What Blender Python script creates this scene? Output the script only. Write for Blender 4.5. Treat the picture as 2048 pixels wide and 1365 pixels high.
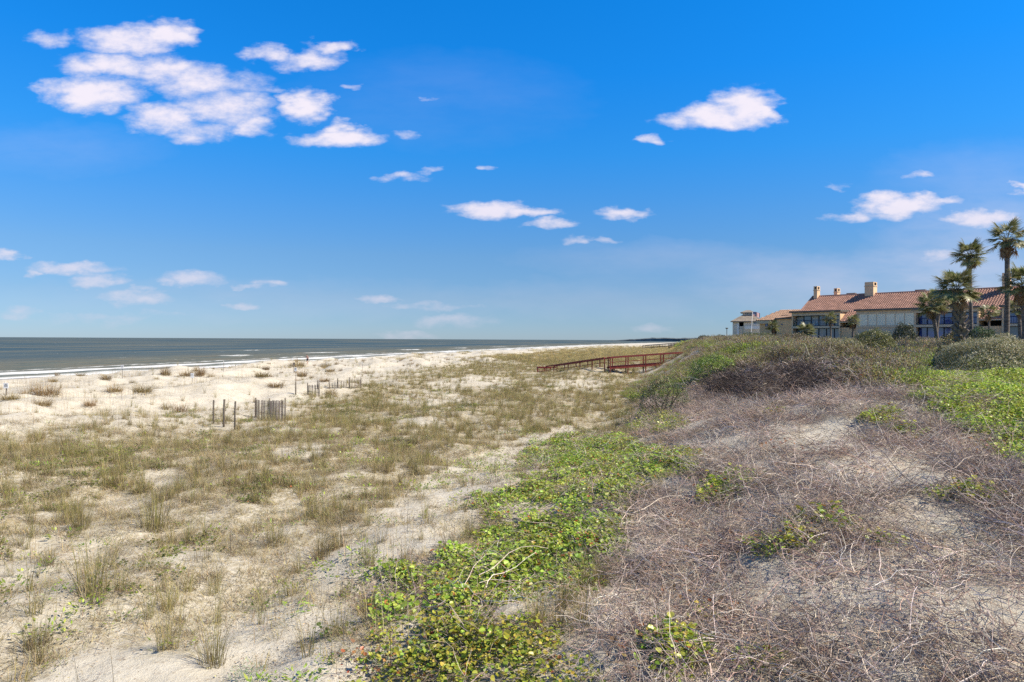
import bpy, bmesh, math, random
import numpy as np
from mathutils import Vector, Matrix, Euler

for o in list(bpy.data.objects):
    bpy.data.objects.remove(o, do_unlink=True)
SC = bpy.context.scene
COL = SC.collection
R = math.radians

# ------------------------------------------------------------------ camera
CAMZ = 6.3
F = 1365.0                      # focal length in photo pixels (24 mm on 36 mm)
PITCH, ROLL = R(0.12), R(0.28)
cam_d = bpy.data.cameras.new('camera')
cam_d.lens = 24.0; cam_d.sensor_width = 36.0
cam_d.clip_start = 0.1; cam_d.clip_end = 200000
cam = bpy.data.objects.new('camera', cam_d); COL.objects.link(cam)
CM = Matrix.Rotation(math.pi/2 - PITCH, 4, 'X') @ Matrix.Rotation(ROLL, 4, 'Z')
cam.matrix_world = Matrix.Translation((0, 0, CAMZ)) @ CM
SC.camera = cam
CM3 = np.array(CM.to_3x3())

def ray(px, py):
    d = CM3 @ np.array([(px-1024.0)/F, -(py-682.5)/F, -1.0])
    return d / d[1]             # scaled so that y = 1

def at_y(px, py, y):
    d = ray(px, py) * y
    return Vector((d[0], d[1], CAMZ + d[2]))

def at_z(px, py, z):
    d = ray(px, py)
    return at_y(px, py, (z-CAMZ)/d[2])

def project(P):
    q = (P - np.array([0, 0, CAMZ])) @ CM3
    w = np.maximum(-q[:, 2], 1e-3)
    return 1024 + F*q[:, 0]/w, 682.5 - F*q[:, 1]/w

# ------------------------------------------------------------------ sun, sky, exposure
SUN_EL, SUN_AZ = R(47), R(106)          # azimuth clockwise from +Y: high on the right, a little behind
sd = Vector((math.sin(SUN_AZ)*math.cos(SUN_EL), math.cos(SUN_AZ)*math.cos(SUN_EL), math.sin(SUN_EL)))
sun_d = bpy.data.lights.new('sun', 'SUN'); sun_d.energy = 5.0; sun_d.angle = R(0.53); sun_d.color = (1.0, 0.905, 0.735)
sun = bpy.data.objects.new('sun', sun_d); COL.objects.link(sun)
sun.rotation_euler = sd.to_track_quat('Z', 'Y').to_euler(); sun.location = (60, -20, 80)

class NT:
    """short hand for building node trees"""
    def __init__(s, tree): s.t = tree; s.n = tree.nodes; s.l = tree.links
    def new(s, typ, **kw):
        n = s.n.new(typ)
        for k, v in kw.items(): setattr(n, k, v)
        return n
    def put(s, sock, v):
        if isinstance(v, bpy.types.NodeSocket): s.l.new(v, sock)
        elif v is not None: sock.default_value = v
    def math(s, op, a, b=None, c=None, clamp=False):
        n = s.new('ShaderNodeMath', operation=op, use_clamp=clamp)
        s.put(n.inputs[0], a); s.put(n.inputs[1], b); s.put(n.inputs[2], c)
        return n.outputs[0]
    def vmath(s, op, a, b=None, c=None):
        n = s.new('ShaderNodeVectorMath', operation=op)
        s.put(n.inputs[0], a); s.put(n.inputs[1], b); s.put(n.inputs[2], c)
        return n.outputs['Value'] if op in ('LENGTH', 'DOT_PRODUCT') else n.outputs[0]
    def noise(s, vec, scale, detail=4, rough=0.5, dist=0.0, dims='3D'):
        n = s.new('ShaderNodeTexNoise', noise_dimensions=dims)
        s.put(n.inputs['Vector'], vec); n.inputs['Scale'].default_value = scale
        n.inputs['Detail'].default_value = detail; n.inputs['Roughness'].default_value = rough
        n.inputs['Distortion'].default_value = dist
        return n.outputs['Fac']
    def ramp(s, v, lo, hi, a=0.0, b=1.0, smooth=True):
        n = s.new('ShaderNodeMapRange'); n.interpolation_type = 'SMOOTHSTEP' if smooth else 'LINEAR'
        s.put(n.inputs[0], v); n.inputs[1].default_value = lo; n.inputs[2].default_value = hi
        n.inputs[3].default_value = a; n.inputs[4].default_value = b
        return n.outputs[0]
    def mix(s, f, a, b, blend='MIX'):
        n = s.new('ShaderNodeMix', data_type='RGBA', blend_type=blend)
        s.put(n.inputs[0], f); s.put(n.inputs[6], a); s.put(n.inputs[7], b)
        return n.outputs[2]
    def attr(s, name, out='Fac', typ='GEOMETRY'):
        n = s.new('ShaderNodeAttribute', attribute_name=name, attribute_type=typ)
        return n.outputs[out]
    def bump(s, h, strength=0.5, dist=0.02, normal=None):
        n = s.new('ShaderNodeBump'); s.put(n.inputs['Height'], h)
        n.inputs['Strength'].default_value = strength; n.inputs['Distance'].default_value = dist
        if normal is not None: s.put(n.inputs['Normal'], normal)
        return n.outputs[0]

def rgb(r, g, b): return (r, g, b, 1.0)

# clouds: (px, py, rx, ry, opacity) in photo pixels, turned into sky directions
CLOUDS = [(100,80,44,17,.55),(262,82,105,30,.95),(335,68,62,30,1),(225,132,105,24,.85),(185,188,102,36,1.05),(120,180,50,22,.8),
 (320,140,75,32,.8),(390,165,85,38,.8),(455,215,92,36,.85),(330,235,75,32,.85),(500,255,48,22,.75),(400,268,70,20,.6),
 (482,165,58,24,.55),(540,108,58,18,.75),(622,122,66,20,.8),(662,96,48,14,.9),(612,210,54,31,1.05),(690,275,82,20,.9),
 (638,282,56,13,.6),(682,255,32,18,.95),(812,270,22,11,.4),(860,198,17,7,.45),(700,172,26,8,.42),(545,180,40,8,.4),
 (1440,235,108,28,1),(1492,214,64,38,1.05),(1530,225,32,26,.95),(1375,243,55,11,.6),(1300,277,28,10,.55),
 (975,420,72,20,1.05),(1050,427,66,11,.9),(1105,449,48,10,.75),(1255,428,54,13,.85),(1150,482,28,9,.5),(1205,480,26,7,.5),
 (808,356,50,9,.55),(856,342,22,8,.5),(968,337,16,6,.4),(1798,410,84,24,1.05),(1715,433,52,12,.75),(1865,400,78,10,.7),(1785,431,60,12,.6),
 (1962,437,84,21,.95),(2045,372,22,10,.8),(2045,385,24,6,.5),(1862,515,56,20,.6),(1965,510,100,30,.42),(1840,352,32,7,.5),(1675,375,22,9,.38),
 (10,511,32,11,.9),(140,537,84,13,.9),(66,548,20,8,.7),(200,562,62,14,.85),(388,559,66,16,.85),(335,567,30,8,.65),
 (275,596,80,14,.85),(280,580,24,8,.5),(540,567,50,9,.75),(498,573,32,6,.5),(475,611,46,10,.8),(758,595,58,10,.85),
 (850,611,120,8,.5),(905,641,88,15,.6),(40,625,56,12,.55),(190,638,110,13,.42),(820,670,60,9,.6),(1300,657,46,9,.5),(1560,570,40,6,.35),(330,628,60,8,.35)]

# thin veils of high haze
VEIL = [(1760,570,420,75,.34),(1960,500,260,110,.30),(1330,520,330,45,.16),(2000,380,300,110,.14),(500,600,600,50,.14),(880,200,330,110,.06),(1250,600,400,50,.14),(120,300,250,60,.10)]

SKY_STR = 0.072
def build_world():
    w = bpy.data.worlds.new('World'); SC.world = w; w.use_nodes = True
    t = NT(w.node_tree); t.n.clear()
    out = t.new('ShaderNodeOutputWorld'); bg = t.new('ShaderNodeBackground')
    sky = t.new('ShaderNodeTexSky', sky_type='NISHITA')
    sky.sun_disc = False; sky.sun_elevation = SUN_EL; sky.sun_rotation = SUN_AZ
    sky.altitude = 0; sky.air_density = 0.7; sky.dust_density = 0.1; sky.ozone_density = 10.0
    tc = t.new('ShaderNodeTexCoord'); g = tc.outputs['Generated']
    sx = t.new('ShaderNodeSeparateXYZ'); t.l.new(g, sx.inputs[0])
    ay = t.math('MAXIMUM', t.math('ABSOLUTE', sx.outputs[1]), 0.02)
    u = t.math('DIVIDE', sx.outputs[0], ay); v = t.math('DIVIDE', sx.outputs[2], ay)
    cb = t.new('ShaderNodeCombineXYZ'); t.l.new(u, cb.inputs[0]); t.l.new(v, cb.inputs[1])
    # sky colour grade by height; unseen overhead part toned to cut blue ambient light
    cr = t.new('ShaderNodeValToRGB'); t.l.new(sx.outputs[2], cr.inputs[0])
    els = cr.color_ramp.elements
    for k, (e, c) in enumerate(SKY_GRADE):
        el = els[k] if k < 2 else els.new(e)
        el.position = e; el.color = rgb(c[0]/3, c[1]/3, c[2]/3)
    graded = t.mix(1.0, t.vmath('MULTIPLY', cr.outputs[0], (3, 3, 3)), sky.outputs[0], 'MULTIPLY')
    # slight domain warp keeps the outlines ragged
    nz = t.new('ShaderNodeTexNoise'); nz.inputs['Scale'].default_value = 26; nz.inputs['Detail'].default_value = 5
    mp = t.vmath('MULTIPLY', cb.outputs[0], (1.0, 2.2, 1.0))
    t.l.new(mp, nz.inputs['Vector'])
    wv = t.vmath('MULTIPLY', t.vmath('SUBTRACT', nz.outputs['Color'], (.5, .5, .5)), (0.075, 0.028, 0))
    p = t.vmath('ADD', cb.outputs[0], wv)
    acc = None; acc2 = None
    for (px, py, rx, ry, a) in CLOUDS:
        d = ray(px, py); sxx, syy = F/(rx*1.18), F/(ry*1.18)
        q = t.vmath('MULTIPLY_ADD', p, (sxx, syy, 0), (-d[0]*sxx, -d[2]*syy, 0))
        l2 = t.vmath('DOT_PRODUCT', q, q)
        f = t.math('MULTIPLY_ADD', l2, -a, a)
        acc = f if acc is None else t.math('SMOOTH_MAX', acc, f, 0.12)
    veil = None
    for (px, py, rx, ry, a) in VEIL:
        d = ray(px, py); sxx, syy = F/rx, F/ry
        q = t.vmath('MULTIPLY_ADD', p, (sxx, syy, 0), (-d[0]*sxx, -d[2]*syy, 0))
        f = t.math('MAXIMUM', t.math('MULTIPLY_ADD', t.vmath('DOT_PRODUCT', q, q), -a, a), 0.0)
        veil = f if veil is None else t.math('ADD', veil, f)
    n1 = t.noise(t.vmath('MULTIPLY', cb.outputs[0], (1.0, 1.9, 1.0)), 26, 8, 0.62)
    dn = t.math('ADD', acc, t.math('MULTIPLY', t.math('SUBTRACT', n1, 0.5), 1.45))
    cov = t.ramp(dn, -0.12, 1.02)
    gate = t.ramp(acc, -0.35, 0.25)
    lowfade = t.ramp(v, 0.0, 0.22, 0.50, 1.0, False)
    cov = t.math('MULTIPLY', t.math('MULTIPLY', cov, gate), lowfade)
    cov = t.math('MULTIPLY', cov, 0.95, clamp=True)
    vn = t.noise(t.vmath('MULTIPLY', cb.outputs[0], (1.0, 3.5, 1.0)), 5.0, 5, .6)
    cov = t.math('MAXIMUM', cov, t.math('MULTIPLY', veil, t.ramp(vn, .25, .75, .35, 1.3)))
    thick = t.ramp(dn, 0.30, 1.1)
    ccol = t.mix(thick, rgb(7.5, 7.5, 9.1), rgb(9.7, 8.95, 9.8))
    ccol = t.mix(lowfade, rgb(5.6, 5.6, 6.6), ccol)
    res = t.mix(cov, graded, ccol)
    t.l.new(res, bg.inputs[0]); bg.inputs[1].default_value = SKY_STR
    t.l.new(bg.outputs[0], out.inputs[0])
    w.cycles.sampling_method = 'MANUAL'; w.cycles.sample_map_resolution = 512
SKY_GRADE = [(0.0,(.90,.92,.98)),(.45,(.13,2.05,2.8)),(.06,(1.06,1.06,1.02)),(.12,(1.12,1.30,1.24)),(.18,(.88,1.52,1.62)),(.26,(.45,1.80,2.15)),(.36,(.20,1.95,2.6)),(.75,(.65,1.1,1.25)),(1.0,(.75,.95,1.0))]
build_world()

vs = SC.view_settings
SC.display_settings.display_device = 'sRGB'
vs.view_transform = 'Standard'; vs.look = 'None'; vs.exposure = 0.47; vs.gamma = 1.0; vs.use_curve_mapping = False
SC.render.engine = 'CYCLES'
cy = SC.cycles
cy.max_bounces = 5; cy.diffuse_bounces = 2; cy.glossy_bounces = 2; cy.transmission_bounces = 2; cy.transparent_max_bounces = 4
cy.caustics_reflective = False; cy.caustics_refractive = False
cy.use_denoising = False; cy.denoiser = 'OPENIMAGEDENOISE'; cy.denoising_input_passes = 'RGB_ALBEDO_NORMAL'; cy.denoising_prefilter = 'ACCURATE'
cy.sample_clamp_indirect = 4.0

# ------------------------------------------------------------------ helpers: objects, meshes, noise
def tag(o, label=None, cat=None, group=None, kind=None):
    if label: o['label'] = label
    if cat: o['category'] = cat
    if group: o['group'] = group
    if kind: o['kind'] = kind
    return o

def empty(name, loc, rz=0.0):
    o = bpy.data.objects.new(name, None); COL.objects.link(o)
    o.location = loc; o.rotation_euler = (0, 0, rz); o.empty_display_size = 0.3
    return o

class MB:
    """collects verts, faces and a colour per vertex"""
    def __init__(s): s.v = []; s.f = []; s.c = []
    def add(s, verts, faces, col=(1, 1, 1)):
        b = len(s.v); s.v.extend([tuple(p) for p in verts]); s.c.extend([tuple(col[:3]) + (1.0,)]*len(verts))
        s.f.extend([tuple(i+b for i in f) for f in faces])
    def box(s, x0, x1, y0, y1, z0, z1, col=(1, 1, 1)):
        s.add([(x0,y0,z0),(x1,y0,z0),(x1,y1,z0),(x0,y1,z0),(x0,y0,z1),(x1,y0,z1),(x1,y1,z1),(x0,y1,z1)],
              [(0,3,2,1),(4,5,6,7),(0,1,5,4),(1,2,6,5),(2,3,7,6),(3,0,4,7)], col)
    def beam(s, a, b, w, h, col=(1, 1, 1), up=Vector((0, 0, 1))):
        a = Vector(a); b = Vector(b); d = (b-a).normalized()
        sd_ = d.cross(up)
        if sd_.length < 1e-4: sd_ = Vector((1, 0, 0))
        sd_.normalize(); u = sd_.cross(d).normalized()
        vs_ = []
        for p in (a, b):
            for (i, j) in ((-1,-1),(1,-1),(1,1),(-1,1)): vs_.append(p + sd_*(i*w/2) + u*(j*h/2))
        s.add(vs_, [(0,3,2,1),(4,5,6,7),(0,1,5,4),(1,2,6,5),(2,3,7,6),(3,0,4,7)], col)
    def tube(s, pts, radii, n=6, col=(1, 1, 1), cap=True):
        pts = [Vector(p) for p in pts]; vs_ = []; fs = []
        for i, p in enumerate(pts):
            d = (pts[min(i+1, len(pts)-1)] - pts[max(i-1, 0)])
            if d.length < 1e-9: d = Vector((0, 0, 1))
            d.normalize()
            a = d.cross(Vector((0.31, 0.17, 0.93)))
            if a.length < 1e-3: a = d.cross(Vector((1, 0, 0)))
            a.normalize(); b = d.cross(a)
            r = radii[i] if hasattr(radii, '__len__') else radii
            for k in range(n):
                th = 2*math.pi*k/n
                vs_.append(p + a*(r*math.cos(th)) + b*(r*math.sin(th)))
        for i in range(len(pts)-1):
            for k in range(n):
                fs.append((i*n+k, i*n+(k+1) % n, (i+1)*n+(k+1) % n, (i+1)*n+k))
        if cap:
            fs.append(tuple(range(n-1, -1, -1))); m = (len(pts)-1)*n; fs.append(tuple(range(m, m+n)))
        s.add(vs_, fs, col)
    def mesh(s, name, mat, smooth=False):
        me = bpy.data.meshes.new(name); me.from_pydata(s.v, [], s.f)
        ca = me.color_attributes.new('col', 'FLOAT_COLOR', 'POINT')
        ca.data.foreach_set('color', np.array(s.c, dtype=np.float32).ravel())
        if mat: me.materials.append(mat)
        if smooth: me.polygons.foreach_set('use_smooth', [True]*len(me.polygons))
        me.update(); return me
    def build(s, name, mat, parent=None, smooth=False):
        return obj(name, s.mesh(name, mat, smooth), parent)

def obj(name, me, parent=None):
    o = bpy.data.objects.new(name, me); COL.objects.link(o)
    if parent is not None: o.parent = parent
    return o

def _hash(ix, iy, seed):
    h = (ix.astype(np.int64)*374761393 + iy.astype(np.int64)*668265263 + seed*974634777) & 0x7fffffff
    h = ((h ^ (h >> 13))*1274126177) & 0x7fffffff
    return ((h ^ (h >> 16)) & 0xffff)/65535.0
def vnoise(x, y, seed=0):
    x = np.asarray(x, dtype=float); y = np.asarray(y, dtype=float)
    ix = np.floor(x); iy = np.floor(y); fx = x-ix; fy = y-iy
    fx = fx*fx*(3-2*fx); fy = fy*fy*(3-2*fy)
    a = _hash(ix, iy, seed); b = _hash(ix+1, iy, seed); c = _hash(ix, iy+1, seed); d = _hash(ix+1, iy+1, seed)
    return (a*(1-fx)+b*fx)*(1-fy) + (c*(1-fx)+d*fx)*fy
def fbm(x, y, seed=0, oct=4):
    s = 0; a = 0.5; t = 0
    for k in range(oct):
        s = s + a*vnoise(x*2**k, y*2**k, seed+k*17); t += a; a *= 0.55
    return s/t
def sstep(a, b, x):
    t = np.clip((x-a)/(b-a), 0, 1); return t*t*(3-2*t)

# ------------------------------------------------------------------ the lie of the land
_sp = [(0,758.6),(200,750.5),(400,737.5),(600,725),(800,712.5),(1000,701.5),(1100,696),(1200,691),(1300,687)]
_sh = [at_z(a, b, 0.0) for a, b in _sp]
SHY = np.array([-400., 40.] + [p.y for p in _sh] + [9000., 30000.])
SHX = np.array([-110., -84.] + [p.x for p in _sh] + [_sh[-1].x+2700, _sh[-1].x+14000])
def xshore(y): return np.interp(y, SHY, SHX)
FTY = np.array([-60., 0., 8., 13.9, 20.6, 29.6, 45., 65., 110., 200., 430., 600., 955., 1720., 5000., 30000.])
FTX = np.array([-12., -7., -5.2, -3.4, -1.6, 2.5, 6.8, 11., 20., 42., 108., 160., 262., 520., 2150., 19000.])
def xfoot(y): return np.interp(y, FTY, FTX)

def cross_shore(x, y):
    sl = (xshore(y+5)-xshore(y-5))/10.0
    return (x-xshore(y))/np.sqrt(1+sl*sl)

def height(x, y):
    x = np.asarray(x, dtype=float); y = np.asarray(y, dtype=float)
    e = cross_shore(x, y)
    z = np.interp(e, [-400, -60, -15, 0, 8, 20, 35, 50, 70], [-9, -2.2, -0.6, 0.0, 0.5, 1.05, 1.5, 1.85, 2.05])
    near = 1.0/(1.0+np.maximum(np.hypot(x, y)-220, 0)/150.0)
    fore = sstep(14, 26, e)*(1-sstep(60, 78, e))
    u = x - xfoot(y)
    b1 = fbm(x/9.0, y/14.0, 3, 3)-0.5
    b2 = fbm(x/4.5, y/5.5, 9, 4)-0.42
    z = z + near*fore*(2.4*np.maximum(b1+0.06, -0.1) + 1.6*np.maximum(b2, -0.12))
    flat = sstep(55, 75, e)
    z = z + near*flat*(0.75*(fbm(x/7.5, y/7.5, 21, 3)-0.5) + 0.48*(fbm(x/2.2, y/2.2, 31, 3)-0.5))
    W = np.interp(y, [0, 10, 25, 60, 200], [16.5, 16, 14, 9.5, 12]); H = np.interp(y, [0, 10, 30, 60, 200], [2.3, 2.4, 2.8, 3.4, 3.2])
    z = z + H*sstep(0, 1, u/W)
    up = sstep(0.3, 1.0, u/W)
    z = z + near*up*(0.9*(fbm(x/8.0, y/8.0, 41, 3)-0.5) + 0.25*(fbm(x/1.8, y/1.8, 51, 2)-0.5))
    for (cx, cy_, a, s) in ((11.5, 28, 0.22, 3.2), (28, 82, 0.5, 13), (15, 50, 0.45, 5), (9.4, 81.2, 0.8, 2.3), (9, 18.5, 0.3, 2.5), (5.5, 10.8, 0.2, 2.0)):
        z = z + a*np.exp(-((x-cx)**2+(y-cy_)**2)/(2*s*s))
    return z

def ground_at(px, py, tmax=900.0):
    """first point of the ground on the ray through a photo pixel"""
    d = ray(px, py)
    ys = np.exp(np.linspace(math.log(3.0), math.log(tmax), 1500))
    z = CAMZ + d[2]*ys; h = height(d[0]*ys, ys)
    k = np.argmax(z < h) if np.any(z < h) else len(ys)-1
    y = ys[k]; return Vector((d[0]*y, y, float(h[k])))

def gz(x, y): return float(height(np.array([x]), np.array([y]))[0])

# --------------------------------------------------------------- ground cover, by photo region
def inpoly(px, py, poly):
    r = np.zeros(px.shape, bool); n = len(poly)
    for i in range(n):
        x0, y0 = poly[i]; x1, y1 = poly[(i+1) % n]
        if y0 == y1: continue
        c = ((y0 > py) != (y1 > py)) & (px < (x1-x0)*(py-y0)/(y1-y0)+x0)
        r ^= c
    return r
def ell(px, py, L):
    r = np.zeros(px.shape)
    for (cx, cy_, rx, ry) in L: r = np.maximum(r, 1-((px-cx)/rx)**2-((py-cy_)/ry)**2)
    return np.clip(r*2.0, 0, 1)

P_VINE = [(1040,912),(1120,880),(1230,872),(1290,896),(1340,928),(1300,960),(1280,1012),(1230,1060),(1215,1120),(1165,1165),(1125,1205),(1080,1235),(1000,1250),(930,1235),(900,1200),(770,1240),(715,1222),(790,1140),(880,1108),(955,1072),(1000,1040),(960,1010),(1010,990),(1060,968)]
P_YVINE = [(800,1275),(900,1238),(1000,1250),(1130,1245),(1175,1290),(1140,1365),(1150,1500),(640,1500),(700,1350),(750,1305)]
P_TWIG = [(1310,790),(1440,745),(1600,735),(1800,745),(1815,790),(1880,840),(1960,890),(2060,950),(2500,1020),(2500,1500),(1120,1500),(1140,1330),(1190,1230),(1215,1150),(1250,1060),(1300,1000),(1350,945),(1310,890),(1260,850)]
P_GREEN = [(1800,770),(1815,735),(1880,715),(2048,735),(2500,730),(2500,1010),(2060,950),(1960,885),(1870,830)]
P_STRIP = [(540,1290),(640,1130),(700,1085),(830,965),(1000,893),(1130,852),(1160,862),(1130,884),(1060,920),(1040,960),(980,1010),(960,1045),(880,1085),(800,1130),(740,1200),(690,1260),(640,1330),(600,1400),(500,1400)]
P_SCRUB = [(1255,775),(1330,735),(1400,695),(1440,670),(1500,660),(1700,655),(1800,650),(1860,665),(1830,735),(1800,765),(1700,745),(1500,760),(1380,790),(1290,800)]
E_VPATCH = [(1440,990,58,18),(1480,968,40,12),(1590,1088,62,34),(1345,935,60,30),(1300,850,75,26),(1735,1045,40,12),(1690,1062,30,12),(1650,1055,40,16),
  (1500,1330,55,18),(1660,1325,50,18),(1560,1275,36,16),(1780,1080,26,10),(1940,1000,60,12),(1770,845,34,16),(1820,880,20,10),(1330,1330,50,40),(1430,1250,40,25),(1850,1220,26,12),(1230,1000,40,30),(1340,770,60,14),(1450,735,50,16),(1500,700,60,12),(1560,720,40,12)]
E_WSAND = [(1690,855,110,26),(1640,882,90,26),(1780,935,150,26),(1890,1058,120,30),(1960,1095,90,26),(1560,1185,150,32),(1710,1185,100,28),(1420,1000,80,14),(1500,1130,80,20),(1490,1005,80,12),(1900,960,60,14),(1610,1000,80,14),(1330,1290,60,14),(1240,1260,60,14),(1480,905,80,12),(1980,1240,60,20)]
E_SILVER = [(1190,1135,70,36),(1130,1175,60,30),(1060,1080,45,20),(1050,1225,60,18),(900,1215,50,16),(1260,1110,50,20),(770,1345,40,20),(510,1350,50,20)]

def cover(x, y, z, seed=1):
    """returns a dict of 0..1 cover weights at ground points"""
    P = np.stack([x, y, z], 1); px, py = project(P)
    behind = y < 2.5
    px = np.where(behind, 1024 + x*90, px); py = np.where(behind, 1500, py)
    amp = np.clip((py-690)/680, 0.02, 1.2)
    wx = (fbm(x*1.1, y*1.1, 61, 3)-0.5)*2; wy = (fbm(x*1.1, y*1.1, 71, 3)-0.5)*2
    qx = px + wx*75*amp; qy = py + wy*45*amp
    e = cross_shore(x, y); u = x-xfoot(y)
    c = {}
    f = lambda b: b.astype(float)
    c['vine'] = f(inpoly(qx, qy, P_VINE)); c['yvine'] = f(inpoly(qx, qy, P_YVINE))
    c['green'] = f(inpoly(qx, qy, P_GREEN))
    tw = f(inpoly(qx, qy, P_TWIG)); c['scrub'] = f(inpoly(qx, qy, P_SCRUB))
    c['vp'] = ell(px+wx*50*amp, py+wy*24*amp, E_VPATCH); c['silver'] = ell(px+wx*50*amp, py+wy*24*amp, E_SILVER)
    c['gpatch'] = ell(px+wx*50*amp, py+wy*24*amp, [(1340,772,80,16),(1440,735,60,18),(1480,712,70,14),(1390,748,50,12),(1500,690,70,12),(1430,690,50,10),(1850,720,70,22),(1800,770,50,30),(1560,690,50,10),(1300,790,60,14)])
    c['rust'] = ell(px+wx*60*amp, py+wy*30*amp, [(1945,905,110,26),(1310,885,60,20),(1420,1012,80,16),(1480,1235,70,22),(1250,1305,60,30),(1010,1205,60,18),(760,1320,70,30),(1600,690,40,10),(1380,720,60,10)])
    ws = ell(px+wx*60*amp, py+wy*30*amp, E_WSAND)
    strip = f(inpoly(px+wx*40*amp, py+wy*25*amp, P_STRIP))
    c['wsand'] = ws; c['strip'] = strip
    # dune top beyond what the photo shows keeps the scrub going
    offdune = (u > 7) & (y > 36)
    c['scrub'] = np.maximum(c['scrub'], f(offdune & (tw < .5) & (c['green'] < .5)))
    tp = sstep(.30, .50, fbm(x/1.1, y/1.1, 301, 4))
    c['twig'] = np.clip(tw - c['green'], 0, 1)*(1-0.9*ws)*(.30+.70*tp)
    # the grass boundary: sandy beach dunes above this line, grass below
    gl = np.interp(px, [-400, 0, 150, 300, 450, 560, 620, 700, 800, 900, 1000, 1100, 1200, 1400], [880, 872, 862, 858, 856, 848, 812, 788, 757, 735, 716, 705, 698, 692])
    g = sstep(-14, 12, (qy-gl)*np.clip(60/np.maximum(py-690, 4), .5, 4)*.5)
    low = np.clip((py-960)/250, 0, 1)*np.clip((1000-px)/500, 0, 1)
    patch = fbm(x/1.7, y/2.6, 81, 4)
    patch2 = fbm(x/5.0, y/8.0, 91, 3)
    g = g*(1-0.66*low)
    g = g*sstep(0.06+0.30*low, 0.46+.12*low, patch*0.65+patch2*0.35+0.04)
    hollow = ell(px+wx*50*amp, py+wy*20*amp, [(860,800,90,20),(960,765,80,16),(1160,770,70,12),(840,845,60,12),(330,955,50,24),(600,905,70,18),(1300,745,30,10),(900,770,60,10),(250,1010,60,20)])
    g = g*(1-0.75*hollow)*(1-0.86*strip)
    offd = np.clip(c['vine']+c['yvine']+c['green']+tw+c['scrub'], 0, 1)
    c['grass'] = g*(1-offd)*f(e > 18)
    c['beach'] = (1-offd)*sstep(16, 24, e)*(1-sstep(.1, .5, g))
    c['e'] = e; c['u'] = u; c['px'] = px; c['py'] = py; c['low'] = low; c['tw'] = tw; c['patch'] = patch
    return c

# ------------------------------------------------------------------ materials
def new_mat(name):
    m = bpy.data.materials.new(name); m.use_nodes = True
    t = NT(m.node_tree); bsdf = t.n['Principled BSDF']
    return m, t, bsdf

def mat_sand():
    m, t, b = new_mat('dune_sand')
    tc = t.new('ShaderNodeTexCoord'); p = tc.outputs['Object']
    n1 = t.noise(p, 0.9, 5, .6); n2 = t.noise(p, 7.0, 6, .65); n3 = t.noise(p, 55, 4, .6)
    c = t.mix(t.ramp(n1, .3, .7), rgb(.56, .505, .405), rgb(.67, .61, .50))
    c = t.mix(t.ramp(n2, .52, .75), c, rgb(.40, .325, .24))
    c = t.mix(t.math('MULTIPLY', t.ramp(n3, .55, .72), .45), c, rgb(.34, .27, .19))
    lit = t.attr('litter'); tw = t.attr('mauve'); wet = t.attr('wet')
    lf = t.math('MULTIPLY', lit, t.ramp(n2, .34, .62))
    c = t.mix(lf, c, t.mix(t.ramp(n3, .35, .65), rgb(.24, .19, .095), rgb(.40, .335, .20)))
    tf = t.math('MULTIPLY', tw, t.ramp(n2, .30, .60))
    c = t.mix(tf, c, t.mix(t.ramp(n3, .35, .65), rgb(.27, .225, .18), rgb(.47, .41, .345)))
    c = t.mix(wet, c, rgb(.24, .21, .18))
    t.put(b.inputs['Base Color'], c)
    t.put(b.inputs['Roughness'], t.math('MULTIPLY_ADD', wet, -.55, .95))
    b.inputs['Specular IOR Level'].default_value = .25
    h = t.math('ADD', t.math('MULTIPLY', n2, .5), t.math('MULTIPLY', n3, .16))
    dry = t.math('SUBTRACT', 1.0, wet)
    bn = t.new('ShaderNodeBump'); t.put(bn.inputs['Height'], t.math('MULTIPLY', h, dry)); bn.inputs['Strength'].default_value = .8; bn.inputs['Distance'].default_value = .12
    t.l.new(bn.outputs[0], b.inputs['Normal'])
    return m

def mat_veg(name, trans=.25, rough=.6, vary=.35, spec=.25):
    m, t, b = new_mat(name)
    col = t.attr('col', 'Color')
    oi = t.new('ShaderNodeObjectInfo'); rnd = oi.outputs['Random']
    hs = t.new('ShaderNodeHueSaturation'); t.put(hs.inputs['Color'], col)
    t.put(hs.inputs['Value'], t.ramp(rnd, 0, 1, 1-vary, 1+vary, False))
    t.put(hs.inputs['Hue'], t.ramp(t.math('FRACT', t.math('MULTIPLY', rnd, 7.31)), 0, 1, .485, .515, False))
    t.put(b.inputs['Base Color'], hs.outputs[0]); b.inputs['Roughness'].default_value = rough
    b.inputs['Specular IOR Level'].default_value = spec
    if trans > 0:
        tr = t.new('ShaderNodeBsdfTranslucent'); t.put(tr.inputs['Color'], hs.outputs[0])
        mx = t.new('ShaderNodeMixShader'); mx.inputs[0].default_value = trans
        t.l.new(b.outputs[0], mx.inputs[1]); t.l.new(tr.outputs[0], mx.inputs[2])
        t.l.new(mx.outputs[0], t.n['Material Output'].inputs['Surface'])
    return m

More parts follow.
